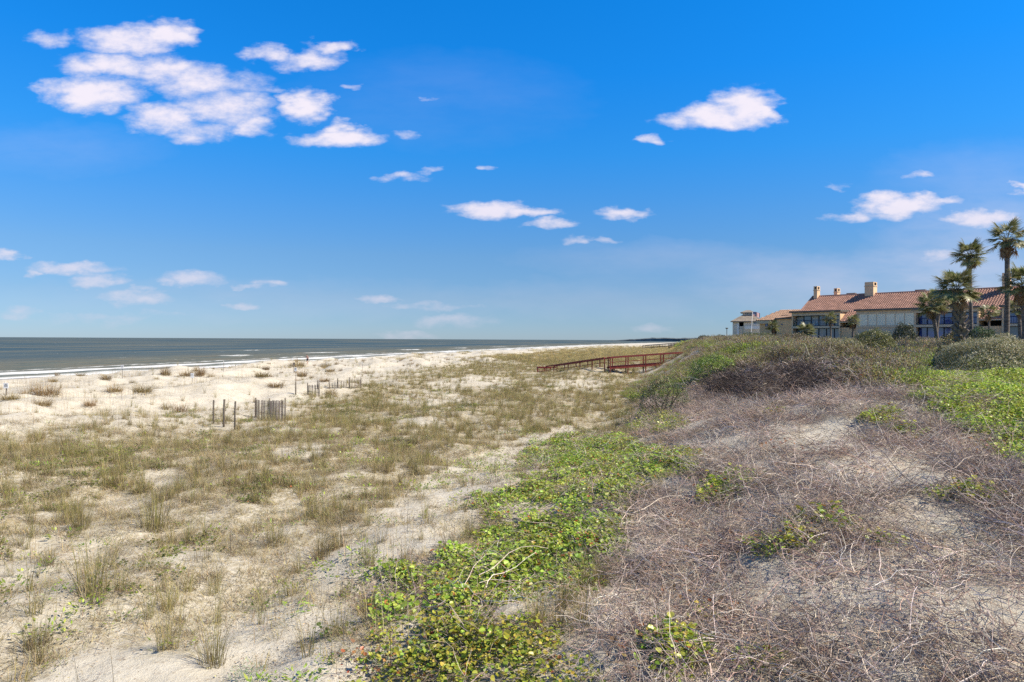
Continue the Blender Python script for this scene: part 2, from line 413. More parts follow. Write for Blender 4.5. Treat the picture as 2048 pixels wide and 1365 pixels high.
def mat_plain(name, c, rough=.7, var=.12, scale=3.0, bump=0.0, bscale=40, metallic=0.0, spec=.4, stretch=(1, 1, 1)):
    m, t, b = new_mat(name)
    tc = t.new('ShaderNodeTexCoord'); p = t.vmath('MULTIPLY', tc.outputs['Object'], stretch)
    n = t.noise(p, scale, 5, .6); n2 = t.noise(p, scale*6.3, 3, .6)
    k = t.math('ADD', t.math('MULTIPLY', n, .65), t.math('MULTIPLY', n2, .35))
    lo = rgb(*[max(0, v*(1-var*1.6)) for v in c]); hi = rgb(*[min(1, v*(1+var)) for v in c])
    t.put(b.inputs['Base Color'], t.mix(t.ramp(k, .32, .68), lo, hi))
    b.inputs['Roughness'].default_value = rough; b.inputs['Metallic'].default_value = metallic
    b.inputs['Specular IOR Level'].default_value = spec
    if bump: t.put(b.inputs['Normal'], t.bump(t.noise(p, bscale, 3, .6), bump, .01))
    return m

M_SAND = mat_sand()
M_GRASS = mat_veg('dune_grass_blades', .3, .55, .3)
M_DRY = mat_veg('dry_grass_blades', .2, .7, .3)
M_LEAF = mat_veg('vine_leaf', .35, .38, .25, .5)
M_SILVER = mat_veg('silver_leaf', .2, .6, .2)
M_TWIG = mat_veg('bare_twig', 0, .75, .35, .2)
M_SHRUB = mat_veg('shrub_leaf', .35, .4, .2, .5)
M_SHRUBS = mat_veg('shrub_leaf_mixed', .35, .45, .35, .4)

# ------------------------------------------------------------------ ground sheet (polar grid about the viewpoint, reaches the horizon)
def build_ground():
    th_in = np.linspace(R(-48), R(48), 560); th_out = np.linspace(R(48), R(312), 90)[1:-1]
    th = np.concatenate([th_in, th_out]); nt = len(th)
    r = np.concatenate([[0.0], np.exp(np.linspace(math.log(1.5), math.log(260), 430)), np.exp(np.linspace(math.log(260), math.log(26000), 90))[1:]])
    nr = len(r)
    RR, TT = np.meshgrid(r, th, indexing='ij')
    X = (RR*np.sin(TT)).ravel(); Y = (RR*np.cos(TT)).ravel()
    Z = height(X, Y)
    c = cover(X, Y, Z)
    # small relief: foot-scale lumps where sand lies open
    nearf = np.clip(1-np.hypot(X, Y)/70, 0, 1)
    Z = Z + nearf*0.05*(fbm(X/.5, Y/.5, 101, 3)-.5)
    co = np.stack([X, Y, Z], 1)
    i = np.arange(nr-1)[:, None]; j = np.arange(nt)[None, :]; j2 = (j+1) % nt
    quads = np.stack([(i*nt+j), (i*nt+j2), ((i+1)*nt+j2), ((i+1)*nt+j)], -1).reshape(-1, 4)[:, ::-1]
    me = bpy.data.meshes.new('ground')
    me.from_pydata(co.tolist(), [], quads.tolist())
    me.polygons.foreach_set('use_smooth', [True]*len(me.polygons))
    far = sstep(90, 260, np.hypot(X, Y))
    lit = np.clip(c['grass']*(0.85+.15*far)*(1-.35*c['low']) + .35*c['low']*(c['patch'] > .5) + c['scrub']*.9 + c['green']*.9 + c['vine']*.35 + c['yvine']*.6 + .12*c['beach']*(c['patch'] > .55), 0, 1)
    mau = np.clip(c['twig']*.7 + c['yvine']*.3, 0, 1)
    wet = (1-sstep(9.0, 13.0, c['e'] + 1.5*(fbm(X/9, Y/25, 111, 2)-.5)))
    for n, a in (('litter', lit), ('mauve', mau), ('wet', wet)):
        at = me.attributes.new(n, 'FLOAT', 'POINT'); at.data.foreach_set('value', a.astype(np.float32))
    me.materials.append(M_SAND); me.update()
    o = obj('ground', me); tag(o, 'pale sand of the beach and dunes', 'sand', kind='structure')
    return o
build_ground()

# ------------------------------------------------------------------ sea
def mat_sea():
    m, t, b = new_mat('sea_water')
    tc = t.new('ShaderNodeTexCoord'); p = tc.outputs['Object']
    e = t.attr('offshore'); al = t.attr('along')
    cb = t.new('ShaderNodeCombineXYZ'); t.l.new(e, cb.inputs[0]); t.l.new(al, cb.inputs[1]); q = cb.outputs[0]
    qs = t.vmath('MULTIPLY', q, (1.0, .28, 1))
    big = t.noise(t.vmath('MULTIPLY', q, (1, .22, 1)), .018, 3, .5)
    med = t.noise(qs, .22, 4, .6); fine = t.noise(qs, 1.1, 3, .6)
    deep = t.mix(t.ramp(big, .42, .60), rgb(.045, .082, .098), rgb(.120, .130, .105))
    shal = t.mix(t.ramp(med, .35, .65), rgb(.11, .125, .095), rgb(.17, .15, .095))
    c = t.mix(t.ramp(t.math('ADD', e, t.math('MULTIPLY', t.math('SUBTRACT', big, .5), 90)), 25, 130), shal, deep)
    # foam: run-up bands by the beach, two breaker lines, scattered white caps
    wob = t.math('MULTIPLY', t.math('SUBTRACT', t.noise(t.vmath('MULTIPLY', q, (.25, 1, 1)), .045, 3, .55), .5), 12)
    ee = t.math('ADD', e, wob)
    fn = t.noise(t.vmath('MULTIPLY', q, (1, .45, 1)), .6, 5, .65)
    def band(c0, w, thr):
        d = t.math('ABSOLUTE', t.math('SUBTRACT', ee, c0))
        bb = t.ramp(d, w, w*.35)
        return t.math('MULTIPLY', bb, t.ramp(fn, thr, thr+.12))
    lseg = t.noise(t.vmath('MULTIPLY', q, (.12, 1, 1)), .016, 2, .5)
    f = band(1.0, 6.5, .20)
    f = t.math('MAXIMUM', f, band(14.5, 7.5, .27))
    f = t.math('MAXIMUM', f, t.math('MULTIPLY', band(27.0, 3.2, .46), .8))
    f = t.math('MAXIMUM', f, t.math('MULTIPLY', band(52.0, 4.0, .40), t.ramp(lseg, .52, .60)))
    f = t.math('MAXIMUM', f, t.math('MULTIPLY', band(112.0, 4.5, .44), t.ramp(lseg, .40, .34)))
    caps = t.noise(t.vmath('MULTIPLY', q, (1, .3, 1)), .16, 5, .72)
    f = t.math('MAXIMUM', f, t.math('MULTIPLY', t.ramp(caps, .665, .71), .85))
    c = t.mix(f, c, rgb(.80, .80, .78))
    h = t.math('ADD', t.math('MULTIPLY', med, 1.0), t.math('MULTIPLY', fine, .25))
    bn = t.bump(h, 1.0, 1.6)
    df = t.new('ShaderNodeBsdfDiffuse'); t.put(df.inputs['Color'], c); t.put(df.inputs['Normal'], bn)
    gl = t.new('ShaderNodeBsdfGlossy'); gl.inputs['Roughness'].default_value = .35; t.put(gl.inputs['Normal'], bn)
    mx = t.new('ShaderNodeMixShader'); t.put(mx.inputs[0], t.math('MULTIPLY', t.math('SUBTRACT', 1.0, f), .12))
    t.l.new(df.outputs[0], mx.inputs[1]); t.l.new(gl.outputs[0], mx.inputs[2]); t.l.new(mx.outputs[0], t.n['Material Output'].inputs['Surface'])
    return m

def build_sea():
    th = np.linspace(R(-62), R(48), 420)
    r = np.exp(np.linspace(math.log(60), math.log(90000), 420))
    RR, TT = np.meshgrid(r, th, indexing='ij')
    X = (RR*np.sin(TT)).ravel(); Y = (RR*np.cos(TT)).ravel()
    off = -cross_shore(X, Y)
    Z = np.zeros_like(X)
    nearf = 1-sstep(150, 900, np.hypot(X, Y))
    w = (fbm(off/6, Y/30, 121, 3)-.5)
    Z += nearf*sstep(6, 30, off)*.35*w
    for c0, a, wd in ((10, .35, 2.2), (52, .45, 4), (112, .5, 5)):
        Z += nearf*a*np.exp(-((off-c0+4*(fbm(Y/40, off*0, 131, 2)-.5))/wd)**2)*(.4+.9*fbm(Y/26, off*0+c0, 141, 2))
    co = np.stack([X, Y, Z], 1); nr, nt = len(r), len(th)
    keep = off > -14
    i = np.arange(nr-1)[:, None]; j = np.arange(nt-1)[None, :]
    q = np.stack([(i*nt+j), (i*nt+j+1), ((i+1)*nt+j+1), ((i+1)*nt+j)], -1).reshape(-1, 4)
    q = q[keep[q].any(1)][:, ::-1]
    me = bpy.data.meshes.new('sea'); me.from_pydata(co.tolist(), [], q.tolist())
    me.polygons.foreach_set('use_smooth', [True]*len(me.polygons))
    for n, a in (('offshore', off), ('along', Y)):
        at = me.attributes.new(n, 'FLOAT', 'POINT'); at.data.foreach_set('value', a.astype(np.float32))
    me.materials.append(mat_sea()); me.update()
    tag(obj('sea', me), 'grey-green sea with white breakers along the beach', 'sea', kind='structure')
build_sea()

def build_headland():
    mb = MB(); pts = []
    L = 160
    m = mat_plain('far_forest_hazed', (.13, .15, .15), .9, .3, .02)  # forest colour lightened to grey, putting distance haze into the surface
    for k in range(L+1):
        a = k/L; px = 1225+a*(1460-1225)
        y = 5200 - 700*a; x = (px-1024)/F*y
        prof = max(0.0, min(1, a/.35))*1.0
        hgt = 4 + 20*prof*(.75+.5*float(fbm(np.array([k*.16]), np.array([0.3]), 151, 4)[0])) 
        pts.append((x, y, hgt))
    V = []; Fc = []
    for (x, y, h) in pts:
        V += [(x, y, -1), (x, y+8, h*.75), (x, y+40, h), (x+30, y+240, h*.9), (x+60, y+420, -1)]
    for k in range(L):
        for q in range(4): Fc.append((k*5+q, (k+1)*5+q, (k+1)*5+q+1, k*5+q+1))
    mb.add(V, Fc)
    o = mb.build('wooded_headland', m); tag(o, 'low blue-grey wooded headland on the horizon beyond the beach', 'headland', kind='structure')
build_headland()

# ------------------------------------------------------------------ plant pieces (small meshes that are scattered)
rng = random.Random(7)
def jit(c, a=.2):
    k = 1+rng.uniform(-a, a); return tuple(max(0, v*k*(1+rng.uniform(-a*.3, a*.3))) for v in c)
def lerp3(a, b, t): return tuple(a[i]+(b[i]-a[i])*t for i in range(3))

def blade(mb, base, az, lean, length, width, droop, col, col2=None, segs=3):
    """one narrow grass blade as a tapered strip"""
    d = Vector((math.cos(az), math.sin(az), 0)); s = Vector((-math.sin(az), math.cos(az), 0))
    tw = rng.uniform(-1.2, 1.2); s = (s*math.cos(tw) + d*math.sin(tw)*.6 + Vector((0, 0, .2*math.sin(tw))))
    p = Vector(base); ang = lean; vs_ = []; st = length/segs
    for k in range(segs+1):
        w = width*(1-k/segs)**.7*.5
        vs_ += [p - s*w, p + s*w] if k < segs else [p]
        p = p + (d*math.sin(ang) + Vector((0, 0, math.cos(ang))))*st
        ang += droop/segs
    fs = [(2*k, 2*k+1, 2*k+3, 2*k+2) for k in range(segs-1)] + [(2*segs-2, 2*segs-1, 2*segs)]
    b = len(mb.v); mb.add(vs_, fs, col)
    if col2:
        n = len(vs_)
        for i in range(n): mb.c[b+i] = lerp3(col, col2, (i//2)/segs) + (1.0,)

GREEN = [(.285, .26, .064), (.37, .315, .092), (.215, .21, .050)]
STRAW = [(.48, .37, .18), (.43, .32, .145), (.55, .445, .25)]
GREYD = [(.26, .20, .135), (.19, .145, .095), (.36, .29, .205)]
RUST = [(.25, .16, .065), (.31, .21, .09), (.19, .12, .045)]

def p_tuft(n, L, spread, greens, dries, frac, w=.006, lean=.35, droop=.9):
    mb = MB()
    for k in range(n):
        a = rng.uniform(0, 6.28); rr = spread*math.sqrt(rng.random())
        b = (rr*math.cos(a), rr*math.sin(a), -.015)
        g = rng.random() < frac
        c = jit(rng.choice(greens if g else dries), .25)
        l = L*rng.uniform(.45, 1.1)*(1 if g else .85)
        blade(mb, b, a+rng.uniform(-.9, .9), abs(rng.gauss(0, lean))*(1 if g else 1.7), l, w*rng.uniform(.7, 1.3), rng.uniform(.2, droop)*(1 if g else 1.8), lerp3(c, jit(rng.choice(dries)), .35), c)
    return mb
def p_mat(n, L, spread, cols, w=.005):
    """flattened dead thatch: blades lying every way close to the sand"""
    mb = MB()
    for k in range(n):
        a = rng.uniform(0, 6.28); rr = spread*math.sqrt(rng.random())
        blade(mb, (rr*math.cos(a), rr*math.sin(a), rng.uniform(-.01, .05)), rng.uniform(0, 6.28), rng.uniform(.7, 1.5), L*rng.uniform(.4, 1.1), w, rng.uniform(.0, .9), jit(rng.choice(cols), .3), None, 3)
    return mb
def twig(mb, p, az, el, length, r, col, segs=5, wander=.5, down=0.0, n=3):
    pts = [Vector(p)]; st = length/segs
    for k in range(segs):
        d = Vector((math.cos(az)*math.cos(el), math.sin(az)*math.cos(el), math.sin(el)))
        pts.append(pts[-1] + d*st)
        az += rng.gauss(0, wander); el += rng.gauss(0, wander*.6) - down
        if pts[-1].z < .02 and el < 0: el = abs(el)*.5
    rad = [r*(1-.6*k/segs) for k in range(segs+1)]
    mb.tube(pts, rad, n, col, False); return pts
TW = [(.46, .37, .31), (.58, .49, .425), (.33, .245, .195), (.42, .30, .22), (.66, .58, .515), (.20, .14, .11)]
def p_tangle(n, rad, top, L, r, cols=TW):
    mb = MB()
    for k in range(n):
        a = rng.uniform(0, 6.28); rr = rad*math.sqrt(rng.random())
        z = top*rng.random()**1.6
        c = jit(rng.choice(cols), .25)
        pts = twig(mb, (rr*math.cos(a), rr*math.sin(a), z), rng.uniform(0, 6.28), rng.uniform(-.3, .55), L*rng.uniform(.4, 1.2), r*rng.uniform(.5, 1.4), c, 6, .42, .07)
        if rng.random() < .5:
            q = rng.choice(pts[1:-1]); twig(mb, q, rng.uniform(0, 6.28), rng.uniform(-.2, .8), L*rng.uniform(.15, .4), r*.5, c, 3, .4, .03)
    return mb
def leaf(mb, p, nrm, ux, L, W, col, fold=.25):
    """round vine leaf: six faces folded along the mid rib"""
    nrm = nrm.normalized(); ux = (ux - nrm*ux.dot(nrm)).normalized(); uy = nrm.cross(ux)
    sh = [(0, 0, 0), (.15, .42, fold), (.55, .5, fold), (.9, .25, fold*.5), (1, 0, 0), (.9, -.25, fold*.5), (.55, -.5, fold), (.15, -.42, fold)]
    vs_ = [p + ux*(a*L) + uy*(b*W) + nrm*(c*W*.5) for a, b, c in sh]
    mb.add(vs_, [(0, 4, 3, 2, 1), (0, 7, 6, 5, 4)], col)
def slim(mb, p, d, nrm, L, W, col):
    d = d.normalized(); s = d.cross(nrm)
    if s.length < 1e-3: s = Vector((1, 0, 0))
    s.normalize(); n = s.cross(d)
    mb.add([p, p + d*(L*.45) + s*(W*.5) - n*(.08*L), p + d*L - n*(.12*L), p + d*(L*.45) - s*(W*.5) - n*(.08*L)], [(0, 1, 2), (0, 2, 3)], col)
def rnd_up(k=.8): return Vector((rng.gauss(0, k), rng.gauss(0, k), 1)).normalized()
def rnd_dir(): 
    a = rng.uniform(0, 6.28); return Vector((math.cos(a), math.sin(a), rng.uniform(-.2, .2)))
VG = [(.30, .42, .04), (.40, .52, .07), (.20, .31, .035), (.50, .58, .11)]
VY = [(.46, .44, .055), (.38, .40, .05), (.54, .45, .08), (.28, .33, .045)]
ORG = [(.42, .15, .05), (.34, .12, .05), (.48, .24, .08)]
SUNV = sd.copy()
def p_vine(n, rad, cols, org=.02, L=.062, hmax=.16, stems=14, twc=TW):
    mb = MB()
    for k in range(n):
        a = rng.uniform(0, 6.28); rr = rad*math.sqrt(rng.random()); h = rng.uniform(.02, hmax)*(1-.5*(rr/rad)**2)
        nn = (rnd_up(.55) + SUNV*.35)
        c = jit(rng.choice(ORG if rng.random() < org else cols), .25)
        l = L*rng.uniform(.4, 1.35)
        leaf(mb, Vector((rr*math.cos(a), rr*math.sin(a), h)), nn, rnd_dir(), l, l*rng.uniform(.85, 1.05), c, rng.uniform(.1, .6))
    for k in range(stems):
        a = rng.uniform(0, 6.28); rr = rad*math.sqrt(rng.random())
        twig(mb, (rr*math.cos(a), rr*math.sin(a), .02), rng.uniform(0, 6.28), .2, rad*rng.uniform(.6, 1.4), .004, jit(rng.choice(twc)), 5, .35, .05)
    return mb
def p_herb(n, L, W, cols, h):
    mb = MB()
    for k in range(n):
        a = rng.uniform(0, 6.28); rr = .16*math.sqrt(rng.random())
        p = Vector((rr*math.cos(a), rr*math.sin(a), rng.uniform(.01, h)))
        d = Vector((math.cos(a+rng.gauss(0, .7)), math.sin(a+rng.gauss(0, .7)), rng.uniform(.1, 1.2)))
        slim(mb, p, d, Vector((0, 0, 1)), L*rng.uniform(.6, 1.2), W, jit(rng.choice(cols), .2))
    return mb
def p_bush(n, rx, rz, L, W, cols, ntw=20, twc=TW, org=0.0, flat=0.0):
    """small scrub bush: leaves through a lumpy dome, twigs inside"""
    mb = MB()
    lobes = [(rng.uniform(-.55, .55)*rx, rng.uniform(-.55, .55)*rx, rng.uniform(.35, .8)*rz, rng.uniform(.35, .6)) for _ in range(7)]
    for k in range(n):
        lx, ly, lz, lr = rng.choice(lobes)
        d = Vector((rng.gauss(0, 1), rng.gauss(0, 1), rng.gauss(0.25, 1))).normalized()
        rr = rng.uniform(.55, 1.05)
        p = Vector((lx + d.x*lr*rx*rr, ly + d.y*lr*rx*rr, max(.02, lz + d.z*lr*rz*rr)))
        c = jit(rng.choice(ORG if rng.random() < org else cols), .25)
        slim(mb, p, (d + rnd_dir()*.8 + Vector((0, 0, .3))), (d + rnd_up(.6)), L*rng.uniform(.6, 1.3), W*rng.uniform(.7, 1.2), c)
    for k in range(ntw):
        twig(mb, (rng.uniform(-.3, .3)*rx, rng.uniform(-.3, .3)*rx, 0), rng.uniform(0, 6.28), rng.uniform(.4, 1.3), rng.uniform(.7, 1.35)*(rx+rz)*.6, .008, jit(rng.choice(twc)), 5, .3, .02)
    return mb
def p_bits(n, rad, cols):
    mb = MB()
    for k in range(n):
        a = rng.uniform(0, 6.28); rr = rad*math.sqrt(rng.random())
        slim(mb, Vector((rr*math.cos(a), rr*math.sin(a), .008)), rnd_dir(), rnd_up(1.2), rng.uniform(.015, .06), rng.uniform(.006, .016), jit(rng.choice(cols), .35))
    return mb
def p_stalks(n, L, spread):
    mb = MB()
    for k in range(n):
        b = (rng.gauss(0, spread), rng.gauss(0, spread), -.02)
        c = jit(rng.choice(STRAW+GREYD), .2); az = rng.uniform(0, 6.28)
        blade(mb, b, az, abs(rng.gauss(0, .12)), L*rng.uniform(.6, 1.1), .009, .2, c, None, 3)
    return mb

# ------------------------------------------------------------------ scatter: one object per kind of ground cover
def protos(name, mbs, mat):
    out = []
    for m in mbs:
        out.append(bpy.data.objects.new(name + '_piece', m.mesh(name + '_piece', mat)))
    return out

def scatter(name, pro, P, yaw, scl, tilt, label, cat):
    n = len(P)
    me = bpy.data.meshes.new(name); me.vertices.add(n); me.vertices.foreach_set('co', P.astype(np.float32).ravel())
    rs = np.random.RandomState(len(name)*7+n)
    rot = np.stack([rs.normal(0, 1, n)*tilt, rs.normal(0, 1, n)*tilt, yaw], 1).astype(np.float32)
    a = me.attributes.new('rot', 'FLOAT_VECTOR', 'POINT'); a.data.foreach_set('vector', rot.ravel())
    a = me.attributes.new('scl', 'FLOAT_VECTOR', 'POINT'); a.data.foreach_set('vector', np.ascontiguousarray(scl, dtype=np.float32).ravel())
    a = me.attributes.new('pick', 'INT', 'POINT'); a.data.foreach_set('value', rs.randint(0, len(pro), n).astype(np.int32))
    o = obj(name, me)
    ng = bpy.data.node_groups.new(name + '_scatter', 'GeometryNodeTree')
    ng.interface.new_socket('Geometry', in_out='INPUT', socket_type='NodeSocketGeometry')
    ng.interface.new_socket('Geometry', in_out='OUTPUT', socket_type='NodeSocketGeometry')
    N = ng.nodes; L = ng.links
    gi = N.new('NodeGroupInput'); go = N.new('NodeGroupOutput'); ip = N.new('GeometryNodeInstanceOnPoints'); jn = N.new('GeometryNodeJoinGeometry')
    for q in pro:
        oi = N.new('GeometryNodeObjectInfo'); oi.inputs['Object'].default_value = q; oi.transform_space = 'ORIGINAL'
        g2 = N.new('GeometryNodeGeometryToInstance'); L.new(oi.outputs['Geometry'], g2.inputs[0]); L.new(g2.outputs[0], jn.inputs[0])
    def na(nm, ty):
        x = N.new('GeometryNodeInputNamedAttribute'); x.data_type = ty; x.inputs['Name'].default_value = nm; return x.outputs[0]
    L.new(gi.outputs[0], ip.inputs['Points']); L.new(jn.outputs[0], ip.inputs['Instance'])
    ip.inputs['Pick Instance'].default_value = True
    L.new(na('pick', 'INT'), ip.inputs['Instance Index'])
    e2r = N.new('FunctionNodeEulerToRotation'); L.new(na('rot', 'FLOAT_VECTOR'), e2r.inputs[0]); L.new(e2r.outputs[0], ip.inputs['Rotation'])
    L.new(na('scl', 'FLOAT_VECTOR'), ip.inputs['Scale'])
    L.new(ip.outputs[0], go.inputs[0])
    md = o.modifiers.new('scatter', 'NODES'); md.node_group = ng
    tag(o, label, cat, kind='stuff')
    return o

RS = np.random.RandomState(11)
def samples(y0, y1, dens, slope=.84, xpad=3.0):
    """uniform random ground points in the wedge in front of the viewpoint"""
    n = int(dens*((slope*y1*2+2*xpad)*(y1-y0)))
    y = RS.uniform(y0, y1, n); x = RS.uniform(-1, 1, n)*(slope*y1+xpad)
    k = np.abs(x) < slope*y+xpad
    x, y = x[k], y[k]; z = height(x, y)
    return x, y, z
def pick(x, y, z, w):
    k = RS.random_sample(len(x)) < w
    return np.stack([x[k], y[k], z[k]], 1), k
def uni(n, lo, hi): return RS.uniform(lo, hi, n)
def scl3(s, zf=None):
    z = s if zf is None else s*zf
    return np.stack([s, s, z], 1)

def scatter_all():
    # ---- near field samples shared by all kinds
    bands = [(2.2, 14, 30), (14, 30, 22), (30, 60, 16.0), (60, 140, 5.5)]
    A = {k: [] for k in ('oats', 'dry', 'thatch', 'vine', 'yvine', 'silver', 'twig', 'green', 'scrubt', 'scrubl', 'scrubg', 'bits', 'stalk', 'thick', 'herb', 'vpatch', 'rust', 'mats', 'bclump')}
    for (y0, y1, den) in bands:
        x, y, z = samples(y0, y1, den); c = cover(x, y, z)
        g = c['grass']; far = (y0 >= 60)
        px, py = c['px'], c['py']
        def put(k, w): A[k].append(pick(x, y, z, np.clip(w, 0, 1))[0])
        dn = 26.0/den
        nearq = min(1.0, den/26.0)
        # weights are per-sample probabilities; target density / sample density
        vis = 1.0
        def D(t): return t/den      # wanted pieces per square metre -> probability
        openf = np.clip(1-c['tw']-c['green']-c['scrub'], 0, 1)
        clump = sstep(.42, .66, fbm(x/.9, y/.9, 201, 3))
        put('oats', g*clump*D(9.0 if not far else 3.6) + (c['strip']+c['beach']*.5)*openf*D(.12))
        put('dry', g*D(15 if y1 <= 60 else 5.0)*(.35+.65*clump) + c['strip']*openf*D(.9) + c['beach']*sstep(.55, .68, c['patch'])*D(.5))
        put('thatch', g*D(14.0 if y1 <= 30 else 3.5) + c['low']*openf*D(6)*sstep(.46, .60, c['patch']))
        put('herb', (g*.9+c['low']*.8+c['strip']*1.4)*openf*D(2.4 if y1 <= 30 else .5)*sstep(.40, .6, fbm(x/1.3, y/1.3, 211, 3)))
        put('mats', g*D(5.0 if y1 <= 60 else 1.5)*sstep(.58, .68, fbm(x/2.3, y/2.3, 281, 3)))
        put('bclump', c['beach']*D(.045)*sstep(.45, .6, c['patch'])*(c['e'] > 20)*(y > 40))
        put('bits', (openf*(c['e'] > 40)*D(4.0) + c['strip']*D(9) + c['wsand']*D(6) + c['low']*openf*D(4))*(y1 <= 60))
        vn = sstep(.29, .50, fbm(x/.75, y/.75, 221, 4))
        put('vine', (c['vine']*vn*D(14) + c['vp']*(c['tw'] > .2)*D(7)*vn)*(y1 <= 60))
        put('yvine', (c['yvine']*D(12)*sstep(.22, .42, fbm(x/.7, y/.7, 231, 3)) + c['vp']*(c['tw'] > .2)*D(4) + c['twig']*D(.10))*(y1 <= 60))
        put('vpatch', c['vp']*(c['tw'] > .2)*D(8)*(y1 <= 60))
        put('rust', (np.clip(c['rust']*1.3, 0, 1)*D(3) + c['twig']*D(.25))*(y1 <= 60))
        put('silver', c['silver']*D(9)*(y1 <= 30))
        put('twig', (c['twig']*(D(8.5) if y1 <= 14 else D(6)) + c['yvine']*D(1.0) + c['vine']*D(1.2) + c['green']*D(.9))*(y1 <= 60))
        thick = ell(px, py, [(1580,750,140,50),(1490,770,85,28),(1650,745,75,46)])
        put('thick', np.clip(thick*2.5, 0, 1)*D(6.0)*((y > 19) & (y < 40)))
        put('scrubl', np.clip(ell(px, py, [(1600,705,160,26),(1700,740,90,40),(1760,760,70,30),(1500,735,60,20)])*1.5, 0, 1)*D(3.5)*((y > 20) & (y < 42)))
        gmix = fbm(x/1.4, y/1.4, 241, 3)
        put('green', c['green']*D(11)*sstep(.18, .32, gmix)*(y1 <= 60))
        kn = fbm(x/2.6, y/3.4, 251, 3); far2 = y1 > 60
        put('scrubt', c['scrub']*(1-np.clip(c['gpatch']*1.5, 0, 1))*D(3.4 if not far2 else 1.3)*(1-sstep(.40, .47, kn)))
        put('scrubl', c['scrub']*D(4.6 if not far2 else 2.2)*sstep(.40, .46, kn)*(1-.8*sstep(.56, .60, kn)))
        put('scrubg', np.clip(c['gpatch']*1.6, 0, 1)*((y > 22))*D(9) + c['scrub']*D(6.0 if not far2 else 2.6)*sstep(.55, .59, kn))
        put('rust', c['scrub']*D(2.2)*sstep(.58, .66, fbm(x/3.1, y/3.1, 291, 3)))
        put('stalk', c['beach']*D(.9 if y1 <= 60 else .55)*sstep(.42, .6, fbm(x/6, y/9, 271, 3)) + g*D(.12))
    A = {k: np.concatenate(v) for k, v in A.items() if v}
    # ---- far field: grass patches on to 420 m
    n = 26000
    yy = np.exp(RS.uniform(math.log(130), math.log(520), n)); xx = RS.uniform(-.35, .36, n)*yy; zz = height(xx, yy)
    cf = cover(xx, yy, zz)
    PF, kf = pick(xx, yy, zz, np.clip(cf['grass']*.9*(cf['u'] < 8) + .18*cf['beach']*sstep(.6, .7, cf['patch']), 0, 1))
    PS, ks = pick(xx, yy, zz, np.clip((cf['u'] > 7)*.8, 0, 1))

    def flank(P): return np.where(P[:, 1] > 45, .45+.55*sstep(4, 11, P[:, 0]-xfoot(P[:, 1])), 1.0)
    oats = [p_tuft(46, .62, .09, GREEN+GREEN+STRAW, STRAW+GREYD, .6, .0075, .22, .8) for _ in range(3)] + [p_tuft(26, .75, .06, GREEN, STRAW+GREYD, .65, .0075, .16, .5) for _ in range(2)]
    dry = [p_tuft(44, .32, .12, GREEN+STRAW, STRAW+GREYD, .35, .0075, .55, 1.6) for _ in range(4)]
    thatch = [p_mat(46, .34, .30, STRAW+GREYD+[(.26, .25, .13)], .007) for _ in range(4)]
    def go(name, pr, mat, P, s, tilt, lab, cat, zf=None):
        P = P.copy(); scatter(name, protos(name, pr, mat), P, uni(len(P), 0, 6.28), scl3(s, zf), tilt, lab, cat)
    P = A['oats']; d = np.hypot(P[:, 0], P[:, 1])
    go('beach_grass', oats, M_GRASS, P, uni(len(P), .6, 1.15)*(1+.25*sstep(40, 120, d)), .08, 'tall green and straw beach grass over the back beach', 'grass')
    P = A['dry']; d = np.hypot(P[:, 0], P[:, 1])
    go('dry_beach_grass', dry, M_DRY, P, uni(len(P), .6, 1.25)*(1+.5*sstep(40, 120, d)), .12, 'short arching dry grass between the taller tufts', 'grass')
    go('dead_grass_thatch', thatch, M_DRY, A['thatch'], uni(len(A['thatch']), .6, 1.3), .1, 'flattened grey dead grass lying on the sand', 'grass')
    P = np.concatenate([PF]); d = np.hypot(P[:, 0], P[:, 1])
    go('distant_beach_grass', [p_tuft(90, .7, .8, GREEN+STRAW, STRAW, .6, .03, .4, 1.0) for _ in range(3)], M_GRASS, P, uni(len(P), .8, 1.6), .03, 'olive grass covering the far back beach', 'grass', .8)
    go('small_green_herbs', [p_herb(22, .06, .022, VG+VY[3:]+[(.2, .24, .1)], .09) for _ in range(4)], M_LEAF, A['herb'], uni(len(A['herb']), .8, 2.1), .1, 'little green herbs dotted over the sand', 'herb')
    go('green_creeper_mats', [p_vine(46, .26, [(.17, .22, .04), (.23, .27, .05), (.12, .16, .03), (.28, .26, .09)], .02, .045, .14, 5) for _ in range(4)], M_LEAF, A['mats'], uni(len(A['mats']), .6, 1.3), .08, 'low green creeper mats among the grass', 'creeper')
    go('rusty_grass_tufts', [p_tuft(150, .75, .4, RUST+STRAW[:1], RUST+GREYD, .5, .016, .35, .8) for _ in range(3)], M_DRY, A['bclump'], uni(len(A['bclump']), .5, 1.1), .05, 'small rusty grass tufts strewn over the beach dunes', 'grass')
    go('sand_litter', [p_bits(34, .5, GREYD+STRAW+[(.12, .085, .06)]) for _ in range(4)], M_DRY, A['bits'], uni(len(A['bits']), .7, 1.3), 0, 'scraps of dead leaf and stem strewn on bare sand', 'litter')
    go('green_beach_vine', [p_vine(88, .32, VG, .015, .056, .20, 6) for _ in range(3)] + [p_vine(70, .32, VG+VY, .03, .05, .17, 8) for _ in range(2)], M_LEAF, A['vine'], uni(len(A['vine']), .8, 1.3), .08, 'bright green round-leaved vine creeping down the dune', 'vine')
    go('yellowing_vine', [p_vine(76, .32, VY+VY+VG[1:], .03, .048, .2, 10) for _ in range(5)], M_LEAF, A['yvine'], uni(len(A['yvine']), .8, 1.3), .1, 'yellowing vine leaves with orange dead ones among bare stems', 'vine')
    go('green_vine_patches', [p_vine(60, .28, VG+VY, .05, .062, .34, 4) for _ in range(4)], M_LEAF, A['vpatch'], uni(len(A['vpatch']), .7, 1.2), .1, 'scattered green vine sprigs rising out of the bare stems', 'vine')
